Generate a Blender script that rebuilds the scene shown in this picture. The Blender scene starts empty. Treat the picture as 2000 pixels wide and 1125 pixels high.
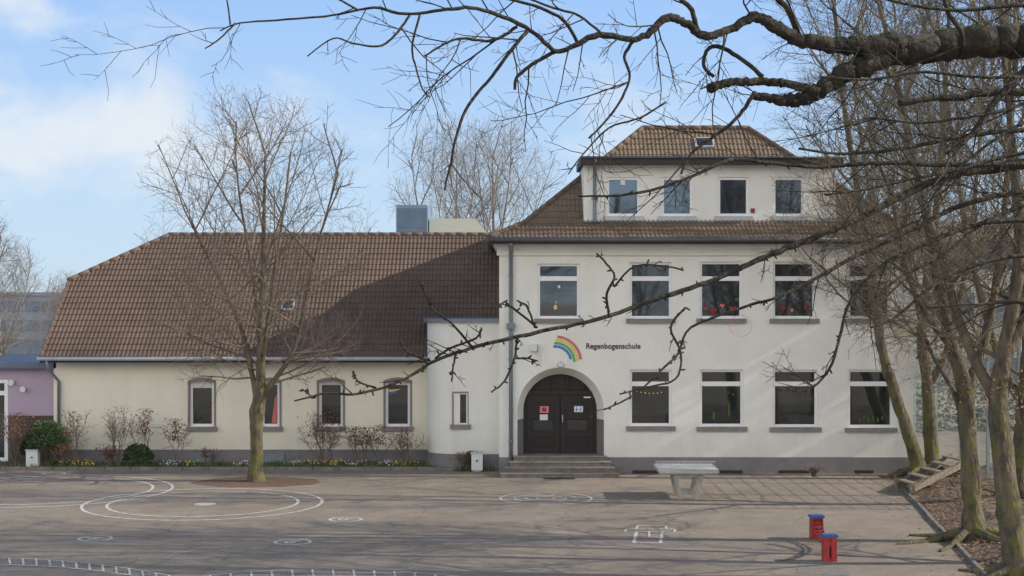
import bpy, bmesh, math, random
from mathutils import Vector, Matrix
import mathutils.noise as MN
random.seed(7)
F=3000.0; CH=5.0
def S(px,py,D): return Vector(((px-1000)/F*D, D, CH-(py-580)/F*D))
def G(px,py):
    D=F*CH/(py-580); return Vector(((px-1000)/F*D, D, 0))
scene=bpy.context.scene
col=scene.collection
WORG={}
# ---------------------------------------------------------------- materials
def mat(name,c,rough=.85,var=.15,scale=3.0,bump=.15,fine=40.0,metal=0.0,c2=None,spec=None,stretch=None,dist=.02):
    m=bpy.data.materials.new(name); m.use_nodes=True
    nt=m.node_tree; N=nt.nodes; L=nt.links
    b=N['Principled BSDF']; b.inputs['Roughness'].default_value=rough; b.inputs['Metallic'].default_value=metal
    if spec is not None: b.inputs['Specular IOR Level'].default_value=spec
    geo=N.new('ShaderNodeNewGeometry')
    mp=N.new('ShaderNodeMapping'); L.new(geo.outputs['Position'],mp.inputs[0])
    if stretch: mp.inputs['Scale'].default_value=stretch
    n=N.new('ShaderNodeTexNoise'); n.inputs['Scale'].default_value=scale; n.inputs['Detail'].default_value=4; n.inputs['Roughness'].default_value=.65
    L.new(mp.outputs[0],n.inputs['Vector'])
    cr=N.new('ShaderNodeValToRGB'); L.new(n.outputs['Fac'],cr.inputs[0])
    c2=c2 or c
    cr.color_ramp.elements[0].position=.3; cr.color_ramp.elements[1].position=.7
    cr.color_ramp.elements[0].color=(*[x*(1-var) for x in c2],1)
    cr.color_ramp.elements[1].color=(*[min(1,x*(1+var)) for x in c],1)
    L.new(cr.outputs[0],b.inputs['Base Color'])
    if bump>0:
        n2=N.new('ShaderNodeTexNoise'); n2.inputs['Scale'].default_value=fine; n2.inputs['Detail'].default_value=3
        L.new(mp.outputs[0],n2.inputs['Vector'])
        bp=N.new('ShaderNodeBump'); bp.inputs['Strength'].default_value=bump; bp.inputs['Distance'].default_value=dist
        L.new(n2.outputs['Fac'],bp.inputs['Height']); L.new(bp.outputs[0],b.inputs['Normal'])
    return m
def stucco(name,c,dirt=(.50,.46,.38)):
    m=mat(name,c,.92,.04,1.2,.3,60)
    nt=m.node_tree;N=nt.nodes;L=nt.links;b=N['Principled BSDF']
    src=b.inputs['Base Color'].links[0].from_socket
    geo=N.new('ShaderNodeNewGeometry'); mp=N.new('ShaderNodeMapping'); mp.inputs['Scale'].default_value=(1.3,1.3,.3)
    L.new(geo.outputs['Position'],mp.inputs[0])
    n=N.new('ShaderNodeTexNoise'); n.inputs['Scale'].default_value=1.3; n.inputs['Detail'].default_value=6; n.inputs['Roughness'].default_value=.7
    L.new(mp.outputs[0],n.inputs['Vector'])
    mr=N.new('ShaderNodeMapRange'); mr.inputs[1].default_value=.48; mr.inputs[2].default_value=.9; mr.inputs[3].default_value=0; mr.inputs[4].default_value=.28
    L.new(n.outputs['Fac'],mr.inputs[0])
    sp=N.new('ShaderNodeSeparateXYZ'); L.new(geo.outputs['Position'],sp.inputs[0])
    m2=N.new('ShaderNodeMapRange'); m2.inputs[1].default_value=1.5; m2.inputs[2].default_value=.4; m2.inputs[3].default_value=0; m2.inputs[4].default_value=.22; L.new(sp.outputs['Z'],m2.inputs[0])
    ad=N.new('ShaderNodeMath'); L.new(mr.outputs[0],ad.inputs[0]); L.new(m2.outputs[0],ad.inputs[1])
    mx=N.new('ShaderNodeMixRGB'); L.new(ad.outputs[0],mx.inputs[0]); L.new(src,mx.inputs[1]); mx.inputs[2].default_value=(*dirt,1)
    L.new(mx.outputs[0],b.inputs['Base Color'])
    return m
M={}
M['wallmain']=stucco('plaster_pale',(.85,.83,.765))
M['wallwing']=stucco('plaster_cream',(.87,.81,.665))
M['plinth']=mat('plinth_grey',(.22,.20,.20),.9,.15,2,.3,50)
M['surround']=mat('surround_grey',(.26,.225,.21),.85,.1,4,.2)
M['sill']=mat('sill_stone',(.25,.225,.21),.85,.15,5,.2)
M['white']=mat('white_frame',(.88,.88,.88),.4,.03,3,0)
M['offwhite']=mat('off_white_blind',(.66,.64,.58),.6,.06,3,0)
M['darkwood']=mat('door_wood',(.020,.014,.012),.5,.3,6,.15,stretch=(6,6,1))
M['fascia']=mat('fascia_dark',(.035,.027,.024),.6,.2,3,.05)
M['zinc']=mat('zinc',(.20,.24,.27),.5,.12,4,.05,metal=.2)
M['gutterdark']=mat('gutter_dark',(.10,.11,.12),.5,.15,4,.05,metal=.2)
M['zinclight']=mat('zinc_light',(.50,.52,.54),.45,.1,4,.05,metal=.2)
M['concrete']=mat('concrete',(.36,.345,.32),.9,.2,5,.3)
M['slab']=mat('slab_concrete',(.20,.18,.155),.9,.2,5,.3)
M['kerbdark']=mat('kerb_concrete',(.20,.18,.155),.9,.25,4,.3)
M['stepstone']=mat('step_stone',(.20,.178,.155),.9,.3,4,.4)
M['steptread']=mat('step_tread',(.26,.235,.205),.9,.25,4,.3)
M['tabletop']=mat('table_slab',(.42,.42,.40),.8,.12,5,.15)
M['purple']=stucco('plaster_purple',(.48,.37,.47),(.4,.32,.38))
M['bluefascia']=mat('fascia_blue',(.13,.155,.215),.5,.1,2,0)
M['brick']=mat('brick_dark',(.10,.07,.06),.9,.3,9,.2)
M['red']=mat('paint_red',(.36,.03,.026),.5,.3,8,.05)
M['blue']=mat('paint_blue',(.035,.11,.32),.55,.2,8,.05)
M['black']=mat('black_iron',(.015,.015,.015),.6,.2,8,0)
M['soil']=mat('soil',(.16,.12,.085),.95,.4,2.5,.9,25,c2=(.085,.065,.047))
M['pit']=mat('pit_soil',(.15,.09,.06),.95,.3,5,.7,30)
M['litter']=mat('dry_leaf',(.27,.155,.085),.9,.4,8,0)
M['bark']=mat('bark_grey',(.145,.115,.082),.95,.4,6,1.0,22,c2=(.055,.045,.035),stretch=(1,1,.3),dist=.06)
M['twig']=mat('twig_brown',(.165,.13,.10),.9,.25,2,0)
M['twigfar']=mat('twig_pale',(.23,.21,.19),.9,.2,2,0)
M['twigr']=mat('twig_tan',(.20,.165,.11),.9,.4,1.5,0,c2=(.075,.062,.045))
M['limb']=mat('limb_bark',(.044,.036,.027),.95,.4,7,1.0,24,c2=(.015,.013,.011),dist=.03)
M['hedge']=mat('evergreen_leaf',(.045,.075,.024),.7,.4,5,0)
M['rose']=mat('red_brown_leaf',(.18,.08,.05),.8,.4,9,0)
M['grass']=mat('ground_plants',(.08,.13,.035),.8,.4,6,0)
M['yellow']=mat('yellow_petal',(.8,.6,.05),.6,.1,5,0)
M['whitepetal']=mat('white_petal',(.70,.70,.75),.6,.1,5,0)
M['oldwood']=mat('old_wood',(.24,.20,.155),.9,.25,5,.3,stretch=(1,6,6))
M['galv']=mat('galvanised',(.30,.34,.33),.5,.1,5,0,metal=.3)
M['tower']=mat('cladding_blue',(.20,.29,.38),.35,.1,1,0)
M['creamblock']=mat('cladding_cream',(.64,.62,.52),.8,.06,1,0)
M['farwall']=mat('far_wall',(.26,.30,.36),.8,.1,1,0)
M['farglass']=mat('far_glass',(.13,.18,.25),.3,.2,1,0)
M['paperpink']=mat('paper_pink',(.75,.25,.28),.7,.1,5,0)
M['paper']=mat('paper_white',(.75,.77,.78),.7,.05,5,0)
M['green']=mat('paint_green',(.16,.42,.17),.8,.3,30,0)
M['yel']=mat('paint_yellow',(.78,.60,.16),.8,.25,30,0)
M['rred']=mat('paint_rainbow_red',(.66,.17,.17),.8,.3,30,0)
M['rblue']=mat('paint_rainbow_blue',(.08,.22,.55),.8,.3,30,0)
M['dred']=mat('paper_dark_red',(.24,.035,.035),.8,.3,15,0)
M['dgreen']=mat('paper_dark_green',(.06,.12,.035),.8,.3,15,0)
M['curtain']=mat('curtain',(.20,.19,.17),.9,.3,2,0)
M['lamp']=mat('lamp_white',(.7,.7,.68),.4,.03,3,0)
def mossy(m,col_=(.10,.12,.03),zlo=0.2,zhi=3.2,amt=.75,up=False):
    nt=m.node_tree;N=nt.nodes;L=nt.links;b=N['Principled BSDF']
    src=b.inputs['Base Color'].links[0].from_socket
    geo=N.new('ShaderNodeNewGeometry'); sp=N.new('ShaderNodeSeparateXYZ')
    n=N.new('ShaderNodeTexNoise'); n.inputs['Scale'].default_value=4; n.inputs['Detail'].default_value=4
    L.new(geo.outputs['Position'],n.inputs['Vector'])
    mr=N.new('ShaderNodeMapRange'); mr.inputs[1].default_value=.45; mr.inputs[2].default_value=.62
    L.new(n.outputs['Fac'],mr.inputs[0])
    if up:
        L.new(geo.outputs['Normal'],sp.inputs[0]); zz=N.new('ShaderNodeMapRange'); zz.inputs[1].default_value=.2; zz.inputs[2].default_value=.9
    else:
        L.new(geo.outputs['Position'],sp.inputs[0]); zz=N.new('ShaderNodeMapRange'); zz.inputs[1].default_value=zhi; zz.inputs[2].default_value=zlo
    L.new(sp.outputs['Z'],zz.inputs[0])
    mu=N.new('ShaderNodeMath'); mu.operation='MULTIPLY'; L.new(mr.outputs[0],mu.inputs[0]); L.new(zz.outputs[0],mu.inputs[1])
    mu2=N.new('ShaderNodeMath'); mu2.operation='MULTIPLY'; L.new(mu.outputs[0],mu2.inputs[0]); mu2.inputs[1].default_value=amt
    mx=N.new('ShaderNodeMixRGB'); L.new(mu2.outputs[0],mx.inputs[0]); L.new(src,mx.inputs[1]); mx.inputs[2].default_value=(*col_,1)
    L.new(mx.outputs[0],b.inputs['Base Color'])
mossy(M['bark'],(.145,.15,.03),0.6,6.0,.8)
mossy(M['limb'],(.06,.07,.018),up=True,amt=.55)
def glass(name,c,ior):
    m=mat(name,c,.03,.5,1.3,.03,1.5)
    b=m.node_tree.nodes['Principled BSDF']; b.inputs['IOR'].default_value=ior
    return m
M['glass']=glass('window_glass',(.028,.031,.029),2.0)
M['glassup']=glass('window_glass_first_floor',(.030,.034,.036),2.3)
M['glass2']=glass('window_glass_top_floor',(.03,.040,.055),2.9)
def tilemat(name,c,c2):
    m=mat(name,c,.85,.15,6,.2,50)
    nt=m.node_tree;N=nt.nodes;L=nt.links;b=N['Principled BSDF']
    src=b.inputs['Base Color'].links[0].from_socket
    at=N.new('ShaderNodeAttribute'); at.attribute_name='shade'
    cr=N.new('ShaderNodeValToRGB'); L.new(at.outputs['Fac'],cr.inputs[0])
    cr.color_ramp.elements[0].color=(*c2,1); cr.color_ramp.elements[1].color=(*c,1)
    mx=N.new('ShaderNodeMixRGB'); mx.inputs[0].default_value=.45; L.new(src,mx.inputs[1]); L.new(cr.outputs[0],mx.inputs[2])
    geo=N.new('ShaderNodeNewGeometry'); n=N.new('ShaderNodeTexNoise'); n.inputs['Scale'].default_value=.5; n.inputs['Detail'].default_value=4
    L.new(geo.outputs['Position'],n.inputs['Vector'])
    mr=N.new('ShaderNodeMapRange'); mr.inputs[1].default_value=.35; mr.inputs[2].default_value=.7; mr.inputs[3].default_value=.82; mr.inputs[4].default_value=1.10
    L.new(n.outputs['Fac'],mr.inputs[0])
    mu=N.new('ShaderNodeVectorMath'); mu.operation='SCALE'; L.new(mx.outputs[0],mu.inputs[0]); L.new(mr.outputs[0],mu.inputs['Scale'])
    L.new(mu.outputs[0],b.inputs['Base Color'])
    return m
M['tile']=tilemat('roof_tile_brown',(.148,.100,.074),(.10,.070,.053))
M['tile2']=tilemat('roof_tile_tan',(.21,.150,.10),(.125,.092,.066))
M['ridge']=mat('ridge_tile',(.155,.107,.08),.85,.2,7,.2)
def asphalt():
    m=mat('asphalt_old',(.290,.240,.188),.95,.08,1.0,.8,70)
    nt=m.node_tree;N=nt.nodes;L=nt.links;b=N['Principled BSDF']
    src=b.inputs['Base Color'].links[0].from_socket
    geo=N.new('ShaderNodeNewGeometry')
    def ns(scale,lo,hi,a,bb,stretch=(1,1,1),det=6):
        mp=N.new('ShaderNodeMapping'); mp.inputs['Scale'].default_value=stretch; L.new(geo.outputs['Position'],mp.inputs[0])
        n=N.new('ShaderNodeTexNoise'); n.inputs['Scale'].default_value=scale; n.inputs['Detail'].default_value=det; n.inputs['Roughness'].default_value=.7
        L.new(mp.outputs[0],n.inputs['Vector'])
        r=N.new('ShaderNodeMapRange'); r.inputs[1].default_value=lo; r.inputs[2].default_value=hi; r.inputs[3].default_value=a; r.inputs[4].default_value=bb
        L.new(n.outputs['Fac'],r.inputs[0]); return r.outputs[0]
    def mul(a,bb):
        x=N.new('ShaderNodeMath'); x.operation='MULTIPLY'; L.new(a,x.inputs[0]); L.new(bb,x.inputs[1]); return x.outputs[0]
    f=mul(ns(.25,.35,.7,.88,1.08),ns(2.2,.3,.7,.88,1.10))
    f=mul(f,ns(28,.3,.75,.62,1.40,det=3))
    f=mul(f,ns(9,.62,.70,1.0,.80,det=3))
    v=N.new('ShaderNodeTexVoronoi'); v.feature='DISTANCE_TO_EDGE'; v.inputs['Scale'].default_value=.22
    nz=N.new('ShaderNodeTexNoise'); nz.inputs['Scale'].default_value=1.2; nz.inputs['Detail'].default_value=4
    L.new(geo.outputs['Position'],nz.inputs['Vector'])
    ad=N.new('ShaderNodeVectorMath'); ad.operation='MULTIPLY_ADD'; ad.inputs[1].default_value=(1.2,1.2,0); L.new(nz.outputs['Color'],ad.inputs[0]); L.new(geo.outputs['Position'],ad.inputs[2])
    L.new(ad.outputs[0],v.inputs['Vector'])
    r=N.new('ShaderNodeMapRange'); r.inputs[1].default_value=.0; r.inputs[2].default_value=.006; r.inputs[3].default_value=.65; r.inputs[4].default_value=1
    L.new(v.outputs['Distance'],r.inputs[0]); f=mul(f,r.outputs[0])
    mu=N.new('ShaderNodeVectorMath'); mu.operation='SCALE'; L.new(src,mu.inputs[0]); L.new(f,mu.inputs['Scale'])
    L.new(mu.outputs[0],b.inputs['Base Color'])
    return m
M['asphalt']=asphalt()
M['patch']=mat('asphalt_patch',(.15,.13,.11),.93,.2,3,.4,80)
def paint():
    m=mat('worn_white_paint',(.68,.66,.61),.85,.08,3,.2,60)
    nt=m.node_tree;N=nt.nodes;L=nt.links;b=N['Principled BSDF']; src=b.inputs['Base Color'].links[0].from_socket
    geo=N.new('ShaderNodeNewGeometry'); n=N.new('ShaderNodeTexNoise'); n.inputs['Scale'].default_value=6; n.inputs['Detail'].default_value=7; n.inputs['Roughness'].default_value=.8
    L.new(geo.outputs['Position'],n.inputs['Vector']); r=N.new('ShaderNodeMapRange'); r.inputs[1].default_value=.42; r.inputs[2].default_value=.62; r.inputs[4].default_value=.85
    L.new(n.outputs['Fac'],r.inputs[0]); mx=N.new('ShaderNodeMixRGB'); L.new(r.outputs[0],mx.inputs[0]); L.new(src,mx.inputs[1]); mx.inputs[2].default_value=(.30,.25,.20,1)
    L.new(mx.outputs[0],b.inputs['Base Color']); return m
M['paint']=paint()
# ---------------------------------------------------------------- mesh builder
class MB:
    def __init__(s): s.v=[];s.f=[];s.m=[];s.sm=[]
    def poly(s,pts,mi=0,sm=False):
        i=len(s.v); s.v+= [tuple(p) for p in pts]; s.f.append(tuple(range(i,i+len(pts)))); s.m.append(mi); s.sm.append(sm)
    def box(s,x0,x1,y0,y1,z0,z1,mi=0):
        i=len(s.v)
        s.v+=[(x0,y0,z0),(x1,y0,z0),(x1,y1,z0),(x0,y1,z0),(x0,y0,z1),(x1,y0,z1),(x1,y1,z1),(x0,y1,z1)]
        for q in ((0,3,2,1),(4,5,6,7),(0,1,5,4),(1,2,6,5),(2,3,7,6),(3,0,4,7)):
            s.f.append(tuple(i+k for k in q)); s.m.append(mi); s.sm.append(False)
    def beam(s,a,b,w,h,mi=0):
        a=Vector(a);b=Vector(b);d=(b-a).normalized(); up=Vector((0,0,1)) if abs(d.z)<.95 else Vector((0,1,0))
        sx=d.cross(up).normalized()*w/2; sy=sx.cross(d).normalized()*h/2
        i=len(s.v)
        for p in (a,b):
            for q in (-sx-sy,sx-sy,sx+sy,-sx+sy): s.v.append(tuple(p+q))
        for q in ((0,1,2,3),(7,6,5,4),(0,4,5,1),(1,5,6,2),(2,6,7,3),(3,7,4,0)):
            s.f.append(tuple(i+k for k in q)); s.m.append(mi); s.sm.append(False)
    def tube(s,pts,rs,n=6,mi=0,cap=True,rough=0):
        pr=None; base=len(s.v); k=len(pts)
        for i,p in enumerate(pts):
            d=(pts[min(i+1,k-1)]-pts[max(i-1,0)])
            if d.length<1e-9: d=Vector((0,0,1))
            d.normalize()
            if pr is None: u=d.orthogonal().normalized()
            else:
                u=pr-d*pr.dot(d)
                if u.length<1e-6: u=d.orthogonal()
                u.normalize()
            pr=u; w=d.cross(u); r=rs[i]
            for j in range(n):
                a=2*math.pi*j/n; rj=r
                if rough:
                    q0=p+(u*math.cos(a)+w*math.sin(a))*r; rj=r*(1+rough*MN.noise(Vector((q0.x*5,q0.y*5,q0.z*2.2)))+rough*.5*MN.noise(q0*13))
                q=p+(u*math.cos(a)+w*math.sin(a))*rj; s.v.append((q.x,q.y,q.z))
        for i in range(k-1):
            for j in range(n):
                j2=(j+1)%n
                s.f.append((base+i*n+j,base+i*n+j2,base+(i+1)*n+j2,base+(i+1)*n+j)); s.m.append(mi); s.sm.append(True)
        if cap:
            s.f.append(tuple(base+j for j in reversed(range(n)))); s.m.append(mi); s.sm.append(False)
            s.f.append(tuple(base+(k-1)*n+j for j in range(n))); s.m.append(mi); s.sm.append(False)
    def build(s,name,mats,parent=None,origin=None):
        if origin is None:
            xs=[p[0] for p in s.v]; ys=[p[1] for p in s.v]; zs=[p[2] for p in s.v]
            origin=Vector(((min(xs)+max(xs))/2,(min(ys)+max(ys))/2,min(zs)))
        origin=Vector(origin)
        me=bpy.data.meshes.new(name); ox,oy,oz=origin
        me.from_pydata([(a-ox,b-oy,c-oz) for a,b,c in s.v],[],s.f)
        if not isinstance(mats,(list,tuple)): mats=[mats]
        for m in mats: me.materials.append(M[m] if isinstance(m,str) else m)
        me.polygons.foreach_set('material_index',s.m); me.polygons.foreach_set('use_smooth',s.sm); me.update()
        return link(name,me,origin,parent)
def link(name,data,origin,parent=None):
    o=bpy.data.objects.new(name,data); col.objects.link(o); o.location=origin
    WORG[o.name]=Vector(origin)
    if parent: o.parent=parent; o.location=Vector(origin)-WORG[parent.name]
    return o
def tag(o,label,cat,group=None):
    o['label']=label; o['category']=cat
    if group: o['group']=group
    return o
def thing(name,loc,label,cat,group=None):
    return tag(link(name,None,loc),label,cat,group)
def structure(o): o['kind']='structure'; return o
def copything(root,loc,scale=1,rot=0,label=None,crownmat=None):
    r=root.copy(); col.objects.link(r); r.location=loc; r.scale=(scale,)*3 if not isinstance(scale,tuple) else scale; r.rotation_euler=(0,0,rot); WORG[r.name]=Vector(loc)
    if label: r['label']=label
    for c in list(root.children):
        k=c.copy(); k.parent=r; col.objects.link(k)
        if crownmat:
            k.material_slots[0].link='OBJECT'; k.material_slots[0].material=M[crownmat]
    return r
def boxpart(name,mt,parent,*a):
    m=MB(); m.box(*a); return m.build(name,mt,parent)
# ---------------------------------------------------------------- tiles
def tiles(name,O,U,V,w,h,clips,mt,parent,roll=.125,row=.285):
    O=Vector(O);U=Vector(U).normalized();V=Vector(V).normalized();Nn=U.cross(V).normalized()
    if Nn.z<0: Nn=-Nn
    v=[];f=[];sh=[]
    nr=int(math.ceil(h/row)); nc=int(math.ceil(w/roll)); per=6
    prof=[0,.012,.022,.022,.012,0]; off=[0,.22,.38,.58,.74,.86]
    random.seed(len(name)*13+int(w*10))
    for r in range(nr):
        base=len(v); js=random.uniform(-.002,.002)
        us=[]
        for c in range(nc):
            for k in range(per): us.append(((c+off[k])*roll,prof[k]))
        for (u,p) in us:
            q=O+U*u+V*(r*row-.01)
            v.append(tuple(q)); v.append(tuple(q+Nn*(p+.026+js))); v.append(tuple(O+U*u+V*(r*row+row+.02)+Nn*(p+.002)))
        tr={}
        for i in range(len(us)-1):
            a=base+i*3; b=a+3
            t=i//(per*2)
            if t not in tr: tr[t]=random.random()
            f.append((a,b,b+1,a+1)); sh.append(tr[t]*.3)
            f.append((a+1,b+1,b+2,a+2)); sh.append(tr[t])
    me=bpy.data.meshes.new(name); o0=O
    me.from_pydata([tuple(Vector(p)-o0) for p in v],[],f)
    at=me.attributes.new('shade','FLOAT','FACE'); at.data.foreach_set('value',sh)
    bm=bmesh.new(); bm.from_mesh(me)
    for co,no in clips:
        g=bm.verts[:]+bm.edges[:]+bm.faces[:]
        bmesh.ops.bisect_plane(bm,geom=g,plane_co=Vector(co)-o0,plane_no=Vector(no),clear_outer=True)
    bm.to_mesh(me); bm.free()
    me.materials.append(M[mt])
    return link(name,me,o0,parent)
def caps(mb,a,b,r=.08,seg=.36):
    a=Vector(a);b=Vector(b);L=(b-a).length;n=max(1,int(L/seg))
    for i in range(n):
        p=a+(b-a)*(i/n); q=a+(b-a)*((i+1.05)/n)
        mb.tube([p,q],[r,r*.94],8)
# ---------------------------------------------------------------- facade
def facade(mb,x0,x1,z0,z1,y,ops,depth,mi=0):
    xs=sorted({x0,x1,*[o[0] for o in ops],*[o[1] for o in ops]}); zs=sorted({z0,z1,*[o[2] for o in ops],*[o[3] for o in ops]})
    for i in range(len(xs)-1):
        for j in range(len(zs)-1):
            cx=(xs[i]+xs[i+1])/2;cz=(zs[j]+zs[j+1])/2
            if any(o[0]<cx<o[1] and o[2]<cz<o[3] for o in ops): continue
            mb.poly([(xs[i],y,zs[j]),(xs[i+1],y,zs[j]),(xs[i+1],y,zs[j+1]),(xs[i],y,zs[j+1])],mi)
    for (a,b,c,d,*rest) in ops:
        if rest: continue
        Y=y+depth
        mb.poly([(a,y,c),(a,Y,c),(a,Y,d),(a,y,d)],mi); mb.poly([(b,y,d),(b,Y,d),(b,Y,c),(b,y,c)],mi)
        mb.poly([(a,y,d),(a,Y,d),(b,Y,d),(b,y,d)],mi); mb.poly([(a,y,c),(b,y,c),(b,Y,c),(a,Y,c)],mi)
def window(parent,x0,x1,z0,z1,y,transom=None,gl='glass',fw=.07,sill=True,sillmat='sill',recess=.12,mull=None,blind=None):
    g=MB(); yy=y+recess
    tl=random.uniform(-.004,.004); tz=random.uniform(-.005,.005)
    g.poly([(x0+.02,yy+.02+tl,z0+.02),(x1-.02,yy+.02-tl,z0+.02),(x1-.02,yy+.02-tl+tz,z1-.02),(x0+.02,yy+.02+tl+tz,z1-.02)])
    w=g.build('window',gl,parent)
    f=MB(); a,b=yy-.03,yy+.05
    f.box(x0,x0+fw,a,b,z0,z1); f.box(x1-fw,x1,a,b,z0,z1)
    f.box(x0+fw,x1-fw,a,b,z0,z0+fw); f.box(x0+fw,x1-fw,a,b,z1-fw,z1)
    if transom: f.box(x0+fw,x1-fw,a-.01,b,transom-.065,transom+.065)
    f.build('frame','white',w)
    if blind:
        bl=MB(); bl.box(x0+fw,x1-fw,yy-.005,yy+.01,z1-fw-blind,z1-fw); bl.build('blind','offwhite',w)
    if sill:
        s=MB(); s.box(x0-.10,x1+.10,y-.09,yy-.03,z0-.13,z0-.005); s.build('sill',sillmat,w)
    return w
# ================================================================= GROUND
g=MB(); g.poly([(-500,-500,0),(500,-500,0),(500,900,0),(-500,900,0)]); structure(g.build('ground','asphalt',origin=(0,0,0)))
def ring(name,cx,cy,r,w,z=.006,a0=0,a1=2*math.pi,n=96,mt='paint',extra=None):
    m=MB()
    def arc(r,w,a0,a1,n):
        for i in range(n):
            t0=a0+(a1-a0)*i/n;t1=a0+(a1-a0)*(i+1)/n
            m.poly([(cx+(r-w/2)*math.cos(t0),cy+(r-w/2)*math.sin(t0),z),(cx+(r+w/2)*math.cos(t0),cy+(r+w/2)*math.sin(t0),z),(cx+(r+w/2)*math.cos(t1),cy+(r+w/2)*math.sin(t1),z),(cx+(r-w/2)*math.cos(t1),cy+(r-w/2)*math.sin(t1),z)])
    arc(r,w,a0,a1,n)
    if extra:
        for e in extra: arc(*e)
    return structure(m.build(name,mt))
ring('painted_circle',-7.47,37.2,2.85,.08,extra=[(2.27,.08,0,6.2832,96)])
ring('painted_circle',-12.1,39.7,3.25,.08,extra=[(2.75,.08,0,6.2832,96)],z=.0065)
m=[(.78,.045,.3,2.6,20),(.78,.045,3.0,6.0,24),(.5,.045,.6,4.2,20),(.5,.045,4.7,6.5,14),(.22,.045,0,6.2832,20)]
ring('painted_labyrinth',.84,38.1,1.13,.06,extra=m)
mm=MB()
for a in (0.2,1.3,2.7,3.9,5.2):
    ca,sa=math.cos(a),math.sin(a); p=Vector((.84,38.1,.007)); d=Vector((ca,sa,0)); q=Vector((-sa,ca,0))*.025
    mm.poly([p+d*.55-q,p+d*1.08-q,p+d*1.08+q,p+d*.55+q])
structure(mm.build('labyrinth_spokes','paint'))
for px,py,r in ((675,1015,.35),(572,1059,.36),(186,1052,.33)):
    q=G(px,py); ring('painted_small_circle',q.x,q.y,r,.07,n=40,extra=[(r*.42,.06,0.4,5.2,20),(r*.12,.06,0,6.28,10)])
q=G(105,925); ring('painted_small_circle',q.x,q.y,.30,.06,n=40)
q=G(400,985); ring('faded_paint_blot',q.x,q.y,.14,.25,n=24)
mm=MB(); z=.006
def line(a,b,w=.07,zz=None):
    a=Vector(a);b=Vector(b); d=(b-a).normalized(); q=Vector((-d.y,d.x,0))*w/2; h=Vector((0,0,zz or z))
    mm.poly([a-q+h,b-q+h,b+q+h,a+q+h])
A,B,C,D_=G(1238,1061),G(1290,1061),G(1293,1039),G(1243,1039)
line(A,D_,.07);line(B,C,.07);line(A,B,.07,.007);line(G(1222,1034),G(1318,1034),.09,.008);line(D_,C,.06,.009);line(G(1245,1027),G(1300,1027),.07);line(G(1245,1027),G(1243,1034),.05,.0055)
line(G(1300,1027),G(1302,1034),.05,.0055);line(G(1240,1050),G(1291,1050),.06,.0085);line(G(1268,1050),G(1268,1039),.05,.0095);line(G(1222,1034),G(1221,1039),.05,.0056);line(G(1318,1034),G(1318,1039),.05,.0056)
structure(mm.build('painted_hopscotch','paint'))
mm=MB()
def band(fn,n0,n1,step,w):
    prev=None
    k=n0
    while k<=n1:
        a=G(k,fn(k)); b=G(k+2,fn(k)+w)
        if prev: line(prev[0],a,.05,.006); line(prev[1],b,.05,.006)
        line(a,b,.045,.0075); prev=(a,b); k+=step
f1=lambda x: 1090+.00028*(x+20)**2
f2=lambda x: 1112+.00022*(x-640)**2
band(f1,-60,330,26,13); band(f2,330,980,40,13)
structure(mm.build('painted_ladder_band','paint'))
q=G(1450,1078); ring('dark_tyre_arc',q.x,q.y,1.15,.11,z=.005,a0=-1.1,a1=1.0,n=40,mt='patch')
mm=MB(); mm.poly([G(1562,1100)+Vector((0,0,.005)),G(1645,1104)+Vector((0,0,.005)),G(1660,1125)+Vector((0,0,.005)),G(1555,1120)+Vector((0,0,.005))]); structure(mm.build('concrete_slab','slab'))
mm=MB(); pit=[]
for i in range(24):
    a=2*math.pi*i/24; rr=1+random.uniform(-.06,.06); pit.append((-6.9+1.75*rr*math.cos(a),41.5+1.15*rr*math.sin(a),.005))
mm.poly(pit); structure(mm.build('tree_pit','pit'))
mm=MB()
for i in range(60):
    x0=-17+i*.26; x1=x0+.26
    if x1>-1.0: break
    mm.box(x0,x1,44.45,46.5,0,.05+.03*math.sin(i*1.7))
structure(mm.build('flower_bed_soil','soil'))
mm=MB()
for i in range(22):
    x0=-17+i*.75
    if x0>-1.4: break
    mm.box(x0,x0+.735,44.33,44.44,0,.09)
structure(mm.build('bed_kerb','kerbdark'))
def kx(y): return 8.50+(y-27.5)*.135
mm=MB(); ny=70;nx=26
def soilz(x,y):
    e=min(1,(x-kx(y))/1.2); return .02+max(0,e)*(.16+.16*MN.noise(Vector((x*.7,y*.7,0)))+.06*MN.noise(Vector((x*2.5,y*2.5,3))))
for j in range(ny):
    for i in range(nx):
        def P(i,j):
            y=18+j*26.5/ny; x=kx(y)+ (i/nx)**1.5*14; return (x,y,soilz(x,y))
        mm.poly([P(i,j),P(i+1,j),P(i+1,j+1),P(i,j+1)],sm=True)
structure(mm.build('bare_soil','soil'))
mm=MB(); y=18.0
while y<40.6:
    j=random.uniform(-.015,.015); a=Vector((kx(y)-.03+j,y,.025)); b=Vector((kx(y+.97)-.03+j,y+.97,.025+random.uniform(-.01,.01))); mm.beam(a,b,.07,.09); y+=1.0
structure(mm.build('earth_kerb','kerbdark'))
mm=MB()
for i in range(6500):
    y=random.uniform(22,43.2); x=kx(y)+abs(random.gauss(0,1.8))+ (0 if random.random()<.85 else random.uniform(-1.5,0))
    zz=soilz(x,y)+.012 if x>kx(y) else .012
    s_=random.uniform(.02,.05); a=random.uniform(0,6.28)
    u=Vector((math.cos(a),math.sin(a),random.uniform(-.4,.4)))*s_; w=Vector((-math.sin(a),math.cos(a),random.uniform(-.4,.4)))*s_*.6; p=Vector((x,y,zz+.015))
    mm.poly([p-u,p-w,p+u,p+w])
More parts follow.
